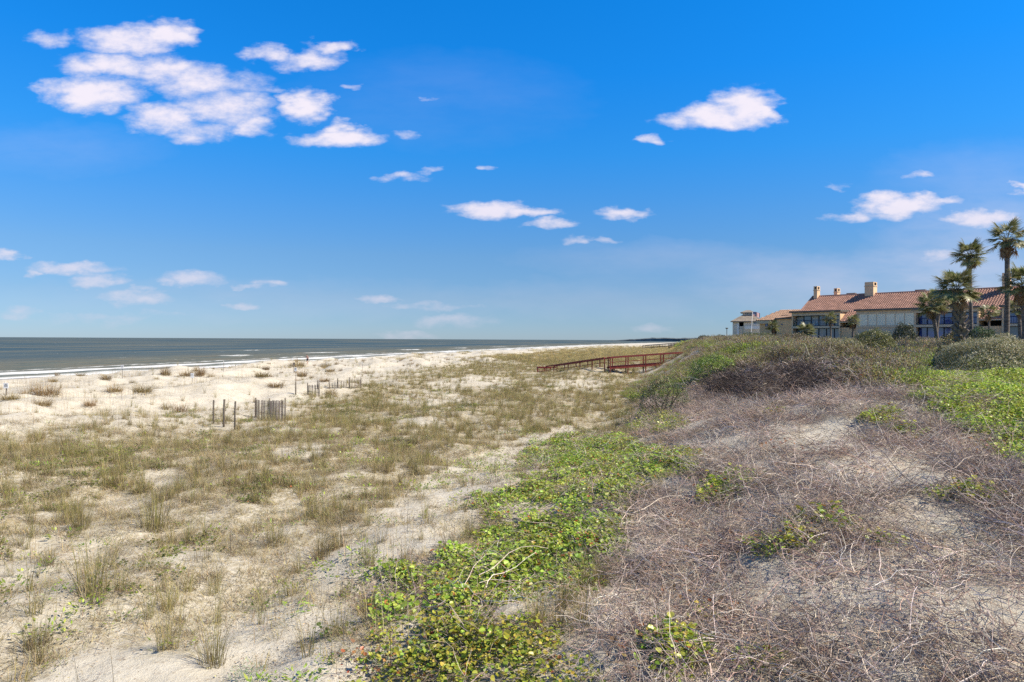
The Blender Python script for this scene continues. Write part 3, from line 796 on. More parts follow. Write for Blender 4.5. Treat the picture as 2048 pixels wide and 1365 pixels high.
    go('rusty_dead_leaves', [p_vine(22, .34, ORG+[(.40, .27, .12), (.30, .17, .09)], 0, .05, .22, 6) for _ in range(3)], M_LEAF, A['rust'], uni(len(A['rust']), .7, 1.3), .1, 'rusty orange dead leaves caught in the vine stems', 'leaves')
    go('silvery_herb', [p_herb(60, .05, .013, [(.30, .36, .24), (.36, .42, .30), (.24, .30, .17)], .12) for _ in range(3)], M_SILVER, A['silver'], uni(len(A['silver']), .8, 1.4), .1, 'silvery grey-green herb at the lower edge of the vine', 'herb')
    go('bare_vine_stems', [p_tangle(62, .42, .16, .70, .0033) for _ in range(6)] + [p_tangle(30, .45, .18, 1.0, .0048), p_tangle(46, .40, .14, .6, .0042, [TW[2], TW[3], TW[5]])], M_TWIG, A['twig'], uni(len(A['twig']), .8, 1.25), .05, 'tangled bare mauve-grey vine stems covering the dune', 'vine stems')
    go('bare_thicket', [p_tangle(100, .6, .8, .95, .0075, [(.045, .032, .028), (.07, .05, .042), (.11, .083, .072), (.19, .148, .125), (.035, .025, .02)]) for _ in range(5)] + [p_tangle(60, .6, .95, 1.1, .007, TW)], M_TWIG, A['thick'], uni(len(A['thick']), .4, 1.0), .08, 'dark leafless thicket on the dune crest', 'thicket')
    go('leafy_dune_slope', [p_vine(110, .36, VY[:2]+VG+VG[1:], .004, .048, .24, 12) for _ in range(5)], M_SHRUBS, A['green'], uni(len(A['green']), .75, 1.3), .1, 'yellow-green leafy growth over the right-hand slope', 'ground cover')
    OL = [(.27, .26, .075), (.34, .30, .10), (.19, .20, .055), (.42, .36, .17), (.36, .22, .10)]
    go('mauve_dune_scrub', [p_tangle(60, .5, .5, .7, .007) for _ in range(4)], M_TWIG, A['scrubt'], flank(A['scrubt'])*uni(len(A['scrubt']), .8, 1.6)*(1-.3*sstep(34, 50, A['scrubt'][:, 1])), .08, 'bare mauve scrub on the dune ridge', 'scrub')
    go('olive_dune_scrub', [p_bush(260, .55, .50, .06, .03, OL, 26, TW, .03) for _ in range(4)], M_SHRUBS, A['scrubl'], flank(A['scrubl'])*uni(len(A['scrubl']), .7, 1.5)*(1+.15*sstep(34, 50, A['scrubl'][:, 1])), .08, 'olive leafy scrub on the dune ridge', 'scrub')
    go('bright_green_scrub', [p_bush(260, .6, .34, .065, .035, VG+VY[1:2]+[(.18, .24, .05)], 12, TW) for _ in range(4)], M_SHRUBS, A['scrubg'], flank(A['scrubg'])*uni(len(A['scrubg']), .7, 1.3)*(1+.2*sstep(34, 50, A['scrubg'][:, 1])), .08, 'bright green low scrub in patches on the dune ridge', 'scrub')
    go('distant_dune_scrub', [p_bush(260, 1.3, .8, .24, .13, OL+VG, 10, TW) for _ in range(3)], M_SHRUBS, PS, uni(len(PS), .6, 1.2), .05, 'dark scrub along the far dune ridge', 'scrub')
    go('sea_oat_stalks', [p_stalks(9, .8, .35) for _ in range(4)], M_DRY, A['stalk'], uni(len(A['stalk']), .7, 1.2), .03, 'thin bare sea oat stalks standing in the beach sand', 'stalks')
    print({k: len(v) for k, v in A.items()}, len(PF), len(PS))
scatter_all()

# ------------------------------------------------------------------ things: materials
M_REDWOOD = mat_plain('red_stained_wood', (.20, .030, .024), .6, .25, 2.0, .3, 30)
M_DARKWOOD = mat_plain('dark_weathered_wood', (.075, .062, .052), .8, .3, 1.5)
M_POST = mat_plain('weathered_grey_wood', (.20, .165, .125), .85, .35, 6.0, .5, 60, stretch=(4, 4, .6))
M_SLAT = mat_veg('fence_slat_wood', 0, .85, .35, .2)
M_WIRE = mat_plain('rusty_wire', (.16, .13, .11), .6, .2, 8, 0, 40, .6)
M_SIGN = mat_plain('white_sign_paint', (.78, .77, .74), .5, .05, 4)
M_PRINT = mat_plain('grey_print', (.30, .30, .30), .6, .05, 4)
M_STUCCO = mat_plain('tan_stucco', (.80, .55, .33), .9, .10, 1.2, .25, 70)
M_STUCCO2 = mat_plain('warm_tan_stucco', (.85, .53, .28), .9, .10, 1.0, .25, 70)
M_FASCIA = mat_plain('brown_grey_fascia', (.14, .12, .10), .7, .12, 2)
M_TRIM = mat_plain('beige_band', (.64, .50, .34), .8, .08, 1.5)
M_PANEL = mat_plain('cream_shutter_panel', (.84, .77, .58), .7, .06, 1.0)
M_MULL = mat_plain('dark_bronze_frame', (.025, .025, .035), .5, .1, 2)
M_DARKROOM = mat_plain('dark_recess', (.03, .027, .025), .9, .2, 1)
M_BLIND = mat_plain('pale_blind', (.50, .52, .52), .8, .08, 2, stretch=(6, 6, .3))
M_TILE = mat_plain('terracotta_tile', (.385, .215, .165), .85, .15, .9)
M_TILE2 = mat_plain('tan_tile', (.44, .28, .19), .85, .2, .9)
M_SHINGLE = mat_plain('grey_brown_shingle', (.27, .225, .18), .9, .25, 1.5)
M_GREYSIDING = mat_plain('grey_beige_siding', (.72, .62, .50), .85, .10, 1.2)
M_WHITE = mat_plain('white_trim', (.74, .72, .68), .6, .06, 2)
M_SKIN = mat_plain('sunlit_skin', (.52, .31, .24), .5, .05, 8)
M_SHORTS = mat_plain('dark_cloth', (.02, .022, .03), .8, .2, 20)
M_HAIR = mat_plain('dark_hair', (.07, .045, .03), .6, .2, 30)
M_TRUNK = mat_plain('palm_trunk_bark', (.165, .135, .11), .9, .4, 3.0, .8, 12, stretch=(1, 1, 5))
M_BOOT = mat_plain('palm_leaf_base', (.235, .19, .145), .85, .35, 5.0)
M_FROND = mat_veg('palm_frond', .35, .42, .25, .5)
M_BARK = mat_plain('shrub_bark', (.13, .10, .085), .9, .3, 6)
def mat_glass(name, c, rough=.06):
    m, t, b = new_mat(name)
    tc = t.new('ShaderNodeTexCoord'); n = t.noise(tc.outputs['Object'], .9, 3, .5)
    t.put(b.inputs['Base Color'], t.mix(t.ramp(n, .35, .65), rgb(*[v*.7 for v in c]), rgb(*c)))
    b.inputs['Roughness'].default_value = rough; b.inputs['IOR'].default_value = 1.6; b.inputs['Specular IOR Level'].default_value = .9
    t.put(b.inputs['Normal'], t.bump(t.noise(tc.outputs['Object'], 1.6, 2, .5), .06, .05))
    return m
M_GLASS = mat_glass('painted_sky_glass', (.02, .075, .36)); M_GLASS2 = mat_glass('grey_window_glass', (.08, .13, .21))  # blue in the base colours stands in for sky mirrored in the panes

# ------------------------------------------------------------------ posts, sand fences, signs on the back beach
def height_at(px, top, base_pt):
    """z of a point straight above base_pt that shows at photo row `top`"""
    return at_y(px, top, base_pt.y).z

def timber_post(px, top, base, w, label):
    g = ground_at(px, base); zt = height_at(px, top, g)
    r = empty('timber_post', (g.x, g.y, g.z))
    h = zt-g.z; mb = MB(); ln = rng.uniform(-.03, .03)
    mb.tube([(0, 0, -.3), (ln*.4, 0, h*.5), (ln, 0, h-.03), (ln, 0, h)], [w/2, w/2*.97, w/2*.93, w/2*.8], 8)
    mb.build('shaft', M_POST, r, True)
    m2 = MB(); m2.tube([(-.0, 0, h*.62), (0, 0, h*.62+.025)], w/2+.008, 8); m2.build('wire_tie', M_WIRE, r)
    return tag(r, label, 'post', 'three bare timber posts left of the near sand fence')
timber_post(427, 800.5, 848, .085, 'bare grey timber post, leftmost of the three beside the near sand fence')
timber_post(447.5, 799, 855, .10, 'bare grey timber post, middle of the three beside the near sand fence')
timber_post(469.5, 803, 861, .085, 'bare grey timber post, rightmost and nearest of the three standing free of fencing')

def sand_fence(posts, slat_px, label, gap=.075, lean=.02, skip=.08, topdrop=.09):
    """posts: (px, top, base); slats run between neighbouring posts named in slat_px"""
    P = []
    for (px, top, base) in posts:
        g = ground_at(px, base); P.append((g, height_at(px, top, g)))
    o0 = P[0][0]; r = empty('sand_fence', o0)
    for (g, zt) in P:
        mb = MB(); w = rng.uniform(.075, .10)
        b = g-o0; t_ = Vector((b.x+rng.uniform(-.03, .03), b.y, zt-o0.z))
        mb.tube([b-Vector((0, 0, .3)), (b+t_)/2, t_], [w/2, w/2, w/2*.9], 7); mb.build('post', M_POST, r, True)
    for (i, j) in slat_px:
        a, za = P[i]; c, zc = P[j]
        L = (c-a).length; n = max(4, int(L/gap))
        wz = []
        for k in range(1, n):
            if rng.random() < skip: continue
            f = k/n; p = a.lerp(c, f)-o0; gzv = gz(p.x+o0.x, p.y+o0.y)-o0.z
            zt = za*(1-f)+zc*f - o0.z - topdrop - rng.uniform(0, .07)
            if zt - gzv < .1: continue
            mb = MB(); ln = rng.gauss(0, lean); cc = jit(rng.choice([(.19, .16, .125), (.26, .225, .18), (.13, .105, .08)]), .3)
            d = (c-a).normalized(); q = p + d.cross(Vector((0, 0, 1)))*.05
            mb.beam((q.x, q.y, gzv-.12), (q.x+d.x*ln, q.y+d.y*ln, zt), .030, .010, cc, d.cross(Vector((0, 0, 1))))
            mb.build('slat', M_SLAT, r)
        for fz in (.3, .75):
            q0 = a-o0; q1 = c-o0; off = (c-a).normalized().cross(Vector((0, 0, 1)))*.062
            m2 = MB(); m2.beam(Vector((q0.x, q0.y, q0.z+(za-a.z)*fz))+off, Vector((q1.x, q1.y, q1.z+(zc-c.z)*fz))+off, .012, .012); m2.build('wire', M_WIRE, r)
    return tag(r, label, 'fence', 'weathered slat sand fences on the back beach')
sand_fence([(511, 796, 835), (540, 797, 842), (570, 796, 846)], [(0, 1), (1, 2)], 'two panels of weathered slat sand fence nearest the three bare posts', .07)
sand_fence([(616, 766, 791), (638, 766, 794)], [(0, 1)], 'single dark panel of slat sand fence right of the sign on the timber post', .065, .03, .06, .12)
sand_fence([(659, 761, 778), (676, 757, 777), (699, 755, 777), (722, 755, 777)], [(0, 1), (1, 2), (2, 3)], 'long half-buried sand fence with four posts, rightmost of the fences', .075, .03, .06, .2)
sand_fence([(636, 761, 779), (659, 762, 780)], [], 'pair of stub posts left standing between two sand fences')

def sign(px, base, board, label, pole='metal', timber=None, lines=3, face_rot=0.0, tan=False, dist_z=None):
    """board: (cx, y0, y1, width in px)"""
    g = ground_at(px, base); cx, y0, y1, wpx = board
    z1 = at_y(cx, y0, g.y).z - g.z; z0 = at_y(cx, y1, g.y).z - g.z; w = wpx*g.y/F
    r = empty('beach_sign', g, face_rot)
    mb = MB()
    if timber:
        zt = at_y(px, timber, g.y).z - g.z
        mb.tube([(0, 0, -.3), (0, 0, zt)], .05, 7); mb.build('timber_base', M_POST, r, True); mb = MB()
        mb.tube([(0, 0, zt-.3), (0, 0, z1-.02)], .016, 6)
    else: mb.tube([(0, 0, -.3), (0, 0, z1-.02)], .018 if pole == 'metal' else .04, 6)
    mb.build('pole', M_WIRE if pole == 'metal' else M_POST, r)
    bo = MB(); bo.box(-w/2, w/2, -.045, -.028, z0, z1); bd = bo.build('board', M_POST if tan else M_SIGN, r)
    for k in range(lines):
        f = .78-.2*k; m2 = MB(); ww = w*(.34 if k else .22)
        zz = z0+(z1-z0)*f; m2.box(-ww, ww, -.0485, -.046, zz-.022, zz+.022); m2.build('print_line', M_PRINT, bd)
    return tag(r, label, 'sign', 'small warning signs on the beach')
sign(13, 791, (13.5, 766.5, 777, 9.5), 'white square sign at the left edge, largest of the beach signs', 'wood')
sign(245, 757, (245, 730.5, 738, 5.2), 'white upright sign standing against the surf on a thin pole', 'metal', None, 2)
sign(385, 766, (385, 746.5, 756.5, 6.5), 'white sign in front of the tall brown grass clump', 'metal', None, 2)
sign(591.5, 789, (592.5, 735.5, 743, 4.6), 'small white sign on a thin pole fixed to a grey timber post', 'metal', 764, 2)
sign(588, 746, (588, 725.5, 731.5, 4.2), 'little tan board before the brown clump by the walker', 'wood', None, 0, 0, True)
def marker(px, top, base, label):
    g = ground_at(px, base); h = height_at(px, top, g)-g.z
    r = empty('marker_stake', g); mb = MB(); mb.tube([(0, 0, -.2), (.01, 0, h*.6), (.02, 0, h-.15)], .022, 6); mb.build('stake', M_POST, r)
    mb = MB(); mb.tube([(.02, 0, h-.15), (.02, 0, h)], .03, 6); mb.build('white_tip', M_SIGN, r)
    return tag(r, label, 'stake')
marker(447, 723, 744, 'slim pale stake standing alone near the surf above the bare posts')
marker(725, 727, 742, 'slim stake on the sand above the long half-buried fence')

# ------------------------------------------------------------------ walker on the beach
def walker():
    g = ground_at(615, 730); s = 1.72
    r = empty('person', g, R(-115))
    bm = bmesh.new()
    J = {'pel': (0, 0, .93), 'wst': (.03, 0, 1.10), 'chs': (.09, 0, 1.33), 'nek': (.14, 0, 1.47), 'hd': (.17, 0, 1.56), 'top': (.18, 0, 1.68),
         'hl': (0, .09, .90), 'kl': (.16, .10, .50), 'al': (.10, .10, .08), 'tl': (.27, .10, .03), 'hr': (0, -.09, .90), 'kr': (-.02, -.10, .48), 'ar': (-.26, -.10, .12), 'tr': (-.12, -.10, .03),
         'sl': (.10, .18, 1.40), 'el': (-.06, .24, 1.15), 'wl': (.02, .24, .92), 'fl': (.06, .23, .84), 'sr': (.10, -.18, 1.40), 'er': (.16, -.24, 1.14), 'wr': (.34, -.22, 1.02), 'fr': (.42, -.20, 1.0)}
    Rd = {'pel': .15, 'wst': .125, 'chs': .15, 'nek': .055, 'hd': .095, 'top': .075, 'hl': .095, 'kl': .058, 'al': .038, 'tl': .035, 'hr': .095, 'kr': .058, 'ar': .038, 'tr': .035,
          'sl': .062, 'el': .043, 'wl': .03, 'fl': .035, 'sr': .062, 'er': .043, 'wr': .03, 'fr': .035}
    E = [('pel','wst'),('wst','chs'),('chs','nek'),('nek','hd'),('hd','top'),('pel','hl'),('hl','kl'),('kl','al'),('al','tl'),('pel','hr'),('hr','kr'),('kr','ar'),('ar','tr'),('chs','sl'),('sl','el'),('el','wl'),('wl','fl'),('chs','sr'),('sr','er'),('er','wr'),('wr','fr')]
    nm = list(J); me = bpy.data.meshes.new('body'); me.from_pydata([J[k] for k in nm], [(nm.index(a), nm.index(b)) for a, b in E], [])
    me.materials.append(M_SKIN); o = obj('body', me, r)
    md = o.modifiers.new('skin', 'SKIN'); ss = o.modifiers.new('sub', 'SUBSURF'); ss.levels = 1; ss.render_levels = 2
    for k, sv in zip(nm, me.skin_vertices[0].data):
        sv.radius = (Rd[k], Rd[k]); sv.use_root = (k == 'pel')
    bm.free()
    mb = MB(); mb.tube([(0, 0, .80), (0, 0, .95), (.02, 0, 1.04)], [.185, .175, .15], 12)
    mb.tube([(.01, .095, .88), (.10, .10, .62)], [.115, .10], 10); mb.tube([(0, -.095, .88), (-.02, -.10, .60)], [.115, .10], 10)
    mb.build('shorts', M_SHORTS, r, True)
    mb = MB(); mb.tube([(.135, 0, 1.60), (.15, 0, 1.68), (.165, 0, 1.745)], [.10, .098, .05], 10); mb.build('hair', M_HAIR, r, True)
    tag(r, 'shirtless person in dark shorts walking along the edge of the surf', 'person')
walker()

# ------------------------------------------------------------------ beach boardwalks
def boardwalk(pts, width, mat, label, railh=1.07, post_gap=2.0, name='boardwalk', lower=True, thick=.09, buried=()):
    """pts: centre line of the deck surface; posts go to the ground"""
    o0 = Vector(pts[0]); r = empty(name, (o0.x, o0.y, gz(o0.x, o0.y)))
    base = Vector((o0.x, o0.y, gz(o0.x, o0.y)))
    deck = MB()
    for iseg, (a, b) in enumerate(zip(pts[:-1], pts[1:])):
        a = Vector(a); b = Vector(b); d = (b-a); L = d.length; d.normalize(); bur = iseg in buried
        h = Vector((d.x, d.y, 0)).normalized(); s = Vector((-h.y, h.x, 0))
        nb = int(L/.16)
        for k in range(0 if bur else nb):
            p = a + d*((k+.5)*L/nb) - base
            deck.beam(p-s*width/2, p+s*width/2, .14, .04, (1, 1, 1), d)
        for sgn in (-1, 1):
            off = s*(sgn*width/2)
            if not bur: mb = MB(); mb.beam(a-base+off*1.03+Vector((0, 0, -.14)), b-base+off*1.03+Vector((0, 0, -.14)), .06, .17); mb.build('edge_beam', mat, r)
            mb = MB(); mb.beam(a-base+off+Vector((0, 0, railh)), b-base+off+Vector((0, 0, railh)), .18, thick*1.5); mb.build('top_rail', mat, r)
            if lower and (sgn > 0) == (h.x < 0): mb = MB(); mb.beam(a-base+off+Vector((0, 0, railh*.5)), b-base+off+Vector((0, 0, railh*.5)), .05, thick*.75); mb.build('middle_rail', mat, r)
            n = max(1, round(L/post_gap))
            for k in range(n+1):
                p = a + d*(k*L/n) + off
                if off.y > 0 and not bur: p = p - d*.16
                mb = MB(); g = gz(p.x, p.y)
                mb.beam((p.x-base.x, p.y-base.y, g-base.z-.3), (p.x-base.x, p.y-base.y, p.z-base.z+railh-.06), .115, .115, (1, 1, 1), Vector((0, 1, 0))); mb.build('post', mat, r)
    dk = deck.build('deck_boards', mat, r); dk['kind'] = 'stuff'
    return tag(r, label, 'boardwalk')
def bw(px, py, y, dz): v = at_y(px, py, y); v.z -= dz; return v
boardwalk([bw(1392, 703.4, 80.3, 1.07), bw(1217, 715.8, 79, 1.07), bw(1100, 734, 86, 1.0)], 1.4, M_REDWOOD, 'dark red wooden boardwalk ramping down from the dune to the beach', 1.07, 2.1, buried=(1,))
def landing():
    g = at_y(1075, 741.5, 87); r = empty('boardwalk_landing', (g.x, g.y, gz(g.x, g.y))); z = at_y(1075, 734.3, 87).z - r.location.z
    mb = MB(); mb.box(-.05, 1.7, -.9, -.76, z-.14, z); mb.build('front_rail', M_REDWOOD, r)
    mb = MB(); mb.box(-.06, .06, -.9, .9, z-.14, z); mb.build('end_rail', M_REDWOOD, r)
    mb = MB(); mb.box(0.06, 2.4, .78, .92, z-.14, z); mb.build('back_rail', M_REDWOOD, r)
    for (x, y) in ((0, -.83), (.85, -.83), (1.6, -.83), (0, .85), (.9, .85), (1.7, .85)):
        mb = MB(); mb.box(x-.06, x+.06, y-.06, y+.06, -.3, z-.141); mb.build('post', M_REDWOOD, r)
    mb = MB(); mb.box(0.07, 1.6, -.75, .77, .10, .14); mb.build('platform', M_REDWOOD, r)
    tag(r, 'low red railed landing at the beach end of the near boardwalk', 'landing')
landing()
boardwalk([bw(1420, 681.8, 330, 1.1), bw(1345, 687.2, 345, 1.1), bw(1288, 692.0, 360, 1.0)], 2.4, M_DARKWOOD, 'dark far boardwalk reaching out over the grass beyond the red one', 1.1, 4.0, 'boardwalk', True, .2)
boardwalk([bw(1420, 685.0, 300, 1.1), bw(1338, 690.5, 300, 1.1)], 2.4, M_DARKWOOD, 'short dark boardwalk just in front of the farthest one', 1.1, 4.0, 'boardwalk', True, .2)

# ------------------------------------------------------------------ long condominium building
class Frame:
    """building frame: s along the facade, t inward, z up, from photo pixels"""
    def __init__(f, px, y, ang, name, zb):
        d = ray(px, 680); f.o = Vector((d[0]*y, y, 0)); f.ang = ang
        f.d = Vector((math.cos(ang), math.sin(ang), 0)); f.n = Vector((-math.sin(ang), math.cos(ang), 0))
        f.zb = zb; f.root = empty(name, (f.o.x, f.o.y, zb), ang)
    def hit(f, px, py, t=0.0):
        d = Vector(ray(px, py)); k = (f.o + f.n*t).dot(f.n)/d.dot(f.n)
        p = d*k; q = p-f.o; return q.dot(f.d), p.z + CAMZ - f.zb
    def S(f, px, t=0.0): return f.hit(px, 680, t)[0]
    def Z(f, px, py, t=0.0): return f.hit(px, py, t)[1]

def part(root, name, mat, *boxes, parent=None):
    mb = MB()
    for b in boxes: mb.box(*b)
    return mb.build(name, mat, parent or root)

def tile_roof(root, s0, s1, t0, z0, t1, z1, mat, name='roof_tiles', pitch_s=.34, pitch_t=.42, parent=None, clip=None):
    """rows of barrel tiles laid on the slope from (t0,z0) up to (t1,z1)"""
    L = math.hypot(t1-t0, z1-z0); ut, uz = (t1-t0)/L, (z1-z0)/L; nt_, nz_ = -uz, ut
    ns = max(1, int((s1-s0)/pitch_s)); nr = max(1, int(L/pitch_t)); ps = (s1-s0)/ns; pt = L/nr
    prof = [(-.5, .0), (-.30, .09), (0, .13), (.30, .09), (.5, .0)]
    V = []; Fc = []; C = []
    for r_ in range(nr):
        for k in range(ns):
            cs = s0+(k+.5)*ps; jz = rng.uniform(-.012, .012)
            if clip and not clip(cs, t0+ut*(r_+.5)*pt): continue
            b = len(V)
            for (a, lift) in ((r_*pt-.04, .07), ((r_+1)*pt, .0)):
                for (x, h) in prof:
                    hh = h+lift+jz; V.append((cs+x*ps, t0+ut*a+nt_*hh, z0+uz*a+nz_*hh))
            for q in range(4): Fc.append((b+q, b+q+1, b+q+6, b+q+5))
            # open front edge of the tile
            for (x, h) in ((-.5, 0), (.5, 0)): V.append((cs+x*ps, t0+ut*(r_*pt-.04), z0+uz*(r_*pt-.04)))
            Fc.append((b+10, b+11, b+4, b+3, b+2, b+1, b))
    mb = MB(); mb.add(V, Fc); o = mb.build(name, mat, parent or root); o['kind'] = 'stuff'
    return o

def window_wall(fr, s0, s1, z0, z1, n, depth, glass, rail=True, rail_h=1.05, blind=None):
    """recessed balcony glazing: panes, mullions and a railing"""
    root = fr.root; w = (s1-s0)/n
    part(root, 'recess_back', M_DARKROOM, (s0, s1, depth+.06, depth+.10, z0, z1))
    for k in range(n):
        a, b = s0+k*w, s0+(k+1)*w
        p = part(root, 'window', M_MULL, (a, a+.07, depth-.08, depth+.05, z0, z1), (b-.07, b, depth-.08, depth+.05, z0, z1), (a+.071, b-.071, depth-.08, depth+.05, z1-.09, z1), (a+.071, b-.071, depth-.08, depth+.05, z0, z0+.09))
        part(root, 'pane', glass if not (blind and k in blind) else M_BLIND, (a+.072, b-.072, depth-.01, depth+.02, z0+.091, z1-.091), parent=p)
    if rail:
        rl = part(root, 'balcony_railing', M_MULL, (s0, s1, .08, .13, z0+rail_h-.06, z0+rail_h), (s0, s1, .09, .12, z0+.08, z0+.12))
        m = int((s1-s0)/.28)
        for k in range(m+1):
            ss_ = s0+.02+(s1-s0-.04)*k/m
            part(root, 'baluster', M_MULL, (ss_-.014, ss_+.014, .091, .119, z0+.121, z0+rail_h-.061), parent=rl)

def chimney(fr, s0, s1, t0, t1, z0, z1, parent=None):
    c = part(fr.root, 'chimney', M_STUCCO, (s0, s1, t0, t1, z0, z1-.75), parent=parent)
    root = fr.root
    part(root, 'cap_band', M_TRIM, (s0-.07, s1+.07, t0-.07, t1+.07, z1-.749, z1-.62), parent=c)
    part(root, 'flue_top', M_STUCCO, (s0, s1, t0, t1, z1-.619, z1), parent=c)
    part(root, 'flue_opening', M_DARKROOM, (s1+.002, s1+.02, t0+(t1-t0)*.25, t1-(t1-t0)*.25, z1-.55, z1-.1), (s0+(s1-s0)*.3, s1-(s1-s0)*.3, t0-.02, t0-.002, z1-.5, z1-.14) if s1-s0 < 1.0 else (s1+.002, s1+.02, t0+(t1-t0)*.26, t1-(t1-t0)*.26, z1-.54, z1-.11), parent=c)
    return c

def condo():
    ZB = 4.6
    f = Frame(1583, 118, math.atan2(-.77, .64), 'condominium_building', ZB); r = f.root
    zf = f.Z(1583, 623) ; zs = f.Z(1583, 655.5)       # eave, slab
    zlow = zf - 1.85; T1 = 7.4; tan_ = math.tan(R(32)); zr = zlow + tan_*T1
    sA0, sA1 = 0.0, f.S(1680); sB0 = f.S(1712.5); sW0, sW1 = f.S(1714), f.S(1827); sC0, sC1 = f.S(1831.5), f.S(1957); sR2 = f.S(2003); sD1 = sR2+14
    fh = zf - zs
    segs = [(sA0, sA1), (sB0, sC1), (sR2, sD1)]
    # walls: back mass, then wings
    part(r, 'wall', M_STUCCO, (sA0+.3, sD1, 3.0, 13.5, -.8, zf-.35))
    gab = MB(); gab.add([(sA0+.3, 3.0, zf-.34), (sA0+.3, 13.5, zf-.34), (sA0+.3, T1, zr-.15)], [(0, 2, 1)]); gab.build('gable_wall', M_STUCCO, r)
    for (a, b) in segs:
        part(r, 'fascia', M_FASCIA, (a-.25, b+.25, -.45, 3.0, zf-.30, zf))
        part(r, 'frieze', M_TRIM, (a, b, -.05, .0, zf-.82, zf-.301))
        part(r, 'floor_slab', M_TRIM, (a, b, -.06, 2.9, zs-.16, zs+.20))
        part(r, 'side_wall', M_STUCCO, (b-.22, b, 0.001, 3.0, -.8, zf-.301))
        part(r, 'side_wall', M_STUCCO, (a, a+.22, 0.001, 3.0, -.8, zf-.301))
    z0, z1 = zs+.201, zf-.83
    window_wall(f, sA0+.221, sA1-.221, z0, z1, 6, 1.3, M_GLASS2, True, 1.05, (0, 2))
    window_wall(f, sA0+.221, sA1-.221, zs-2.6, zs-.161, 6, 1.3, M_GLASS2, False)
    # cream panels
    part(r, 'panel_wall', M_TRIM, (sB0+.221, sW1+.25, .05, .30, -.8, zf-.302))
    wp = (sW1-sW0-.25)/6
    for k in range(6):
        a = sW0+.3+k*wp
        p = part(r, 'shutter_panel', M_PANEL, (a+.06, a+wp-.06, -.0, .048, z0-.02, z1+.02))
        part(r, 'panel_frame', M_TRIM, (a-.06, a+.059, -.03, .047, z0-.05, z1+.05), parent=p)
    part(r, 'pier', M_STUCCO, (sW1+.26, sC0, 0, .9, -.8, zf-.303))
    window_wall(f, sC0+.01, sC1-.221, z0, z1, 7, 1.2, M_GLASS)
    window_wall(f, sC0+.01, sC1-.221, zs-2.6, zs-.161, 7, 1.2, M_GLASS, False)
    window_wall(f, sR2+.221, sD1-.221, z0, z1, 7, 1.2, M_GLASS)
    window_wall(f, sR2+.221, sD1-.221, zs-2.6, zs-.161, 7, 1.2, M_GLASS2, False)
    # recessed entries under the low roof
    for (a, b) in ((sA1, sB0), (sC1, sR2)):
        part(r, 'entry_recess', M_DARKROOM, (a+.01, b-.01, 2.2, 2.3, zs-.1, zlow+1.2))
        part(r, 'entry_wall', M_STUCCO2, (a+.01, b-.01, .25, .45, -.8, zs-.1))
        part(r, 'low_eave', M_TRIM, (a+.01, b-.01, -.1, .05, zlow-.26, zlow-.02))
    rec = [(sA1, sB0), (sC1, sR2)]
    deck = MB()
    deck.add([(sA0, 2.6, zlow+tan_*2.6-.03), (sD1, 2.6, zlow+tan_*2.6-.03), (sD1, T1, zr-.03), (sA0, T1, zr-.03), (sA0, 13.8, zf-.1), (sD1, 13.8, zf-.1)], [(0, 1, 2, 3), (3, 2, 5, 4)])
    for (a, b) in rec: deck.add([(a, -.1, zlow-.1), (b, -.1, zlow-.1), (b, 2.6, zlow+tan_*2.6-.03), (a, 2.6, zlow+tan_*2.6-.03)], [(0, 1, 2, 3)])
    rf = deck.build('roof', M_TILE, r)
    tile_roof(r, sA0, sD1, 2.6, zlow+tan_*2.6, T1, zr, M_TILE, parent=rf)
    for (a, b) in rec: tile_roof(r, a+.01, b-.01, -.1, zlow-.08, 2.58, zlow+tan_*2.58, M_TILE, parent=rf)
    mb = MB()
    mb.tube([(sA0-.05, T1, zr+.08), (sD1, T1, zr+.08)], .17, 8); mb.build('ridge_cap', M_TILE, r)
    mb = MB(); mb.tube([(sA0, 2.6, zlow+tan_*2.6+.08), (sA0, T1, zr+.06)], .15, 6); mb.build('rake_tile', M_TILE, r)
    def roof_pt(px, py):
        d = Vector(ray(px, py))
        best = None
        for k in range(0, 740):
            t = k*.01; s_, z_ = f.hit(px, py, t)
            if z_ <= zlow+tan_*t: return s_, t, z_
        s_, z_ = f.hit(px, py, T1); return s_, T1, z_
    s_, t_, z_ = roof_pt(1729, 595); se = f.hit(1746.5, 595, t_)[0]
    chimney(f, s_, se, t_, t_+1.45, z_-.3, f.Z(1738, 564.5, t_), rf)
    for (p0, p1, yt, tt) in ((1626.5, 1633.5, 573, 6.6), (1667, 1674, 577, 9.5), (2003, 2017, 546, 6.2)):
        chimney(f, f.S(p0, tt), f.S(p1, tt), tt, tt+1.1, zr-1.6, f.Z((p0+p1)/2, yt, tt), rf)
    for (p0, p1, yy) in ((1692, 1709, 586.5), (1829, 1849, 579.6)):
        part(r, 'roof_vent', M_FASCIA, (f.S(p0, 8.2), f.S(p1, 8.2), 8.2, 8.9, zr-.5, f.Z((p0+p1)/2, yy, 8.2)), parent=rf)
    tag(r, 'long two-storey condominium with red tiled roof, chimneys and blue balcony windows', 'building')
condo()

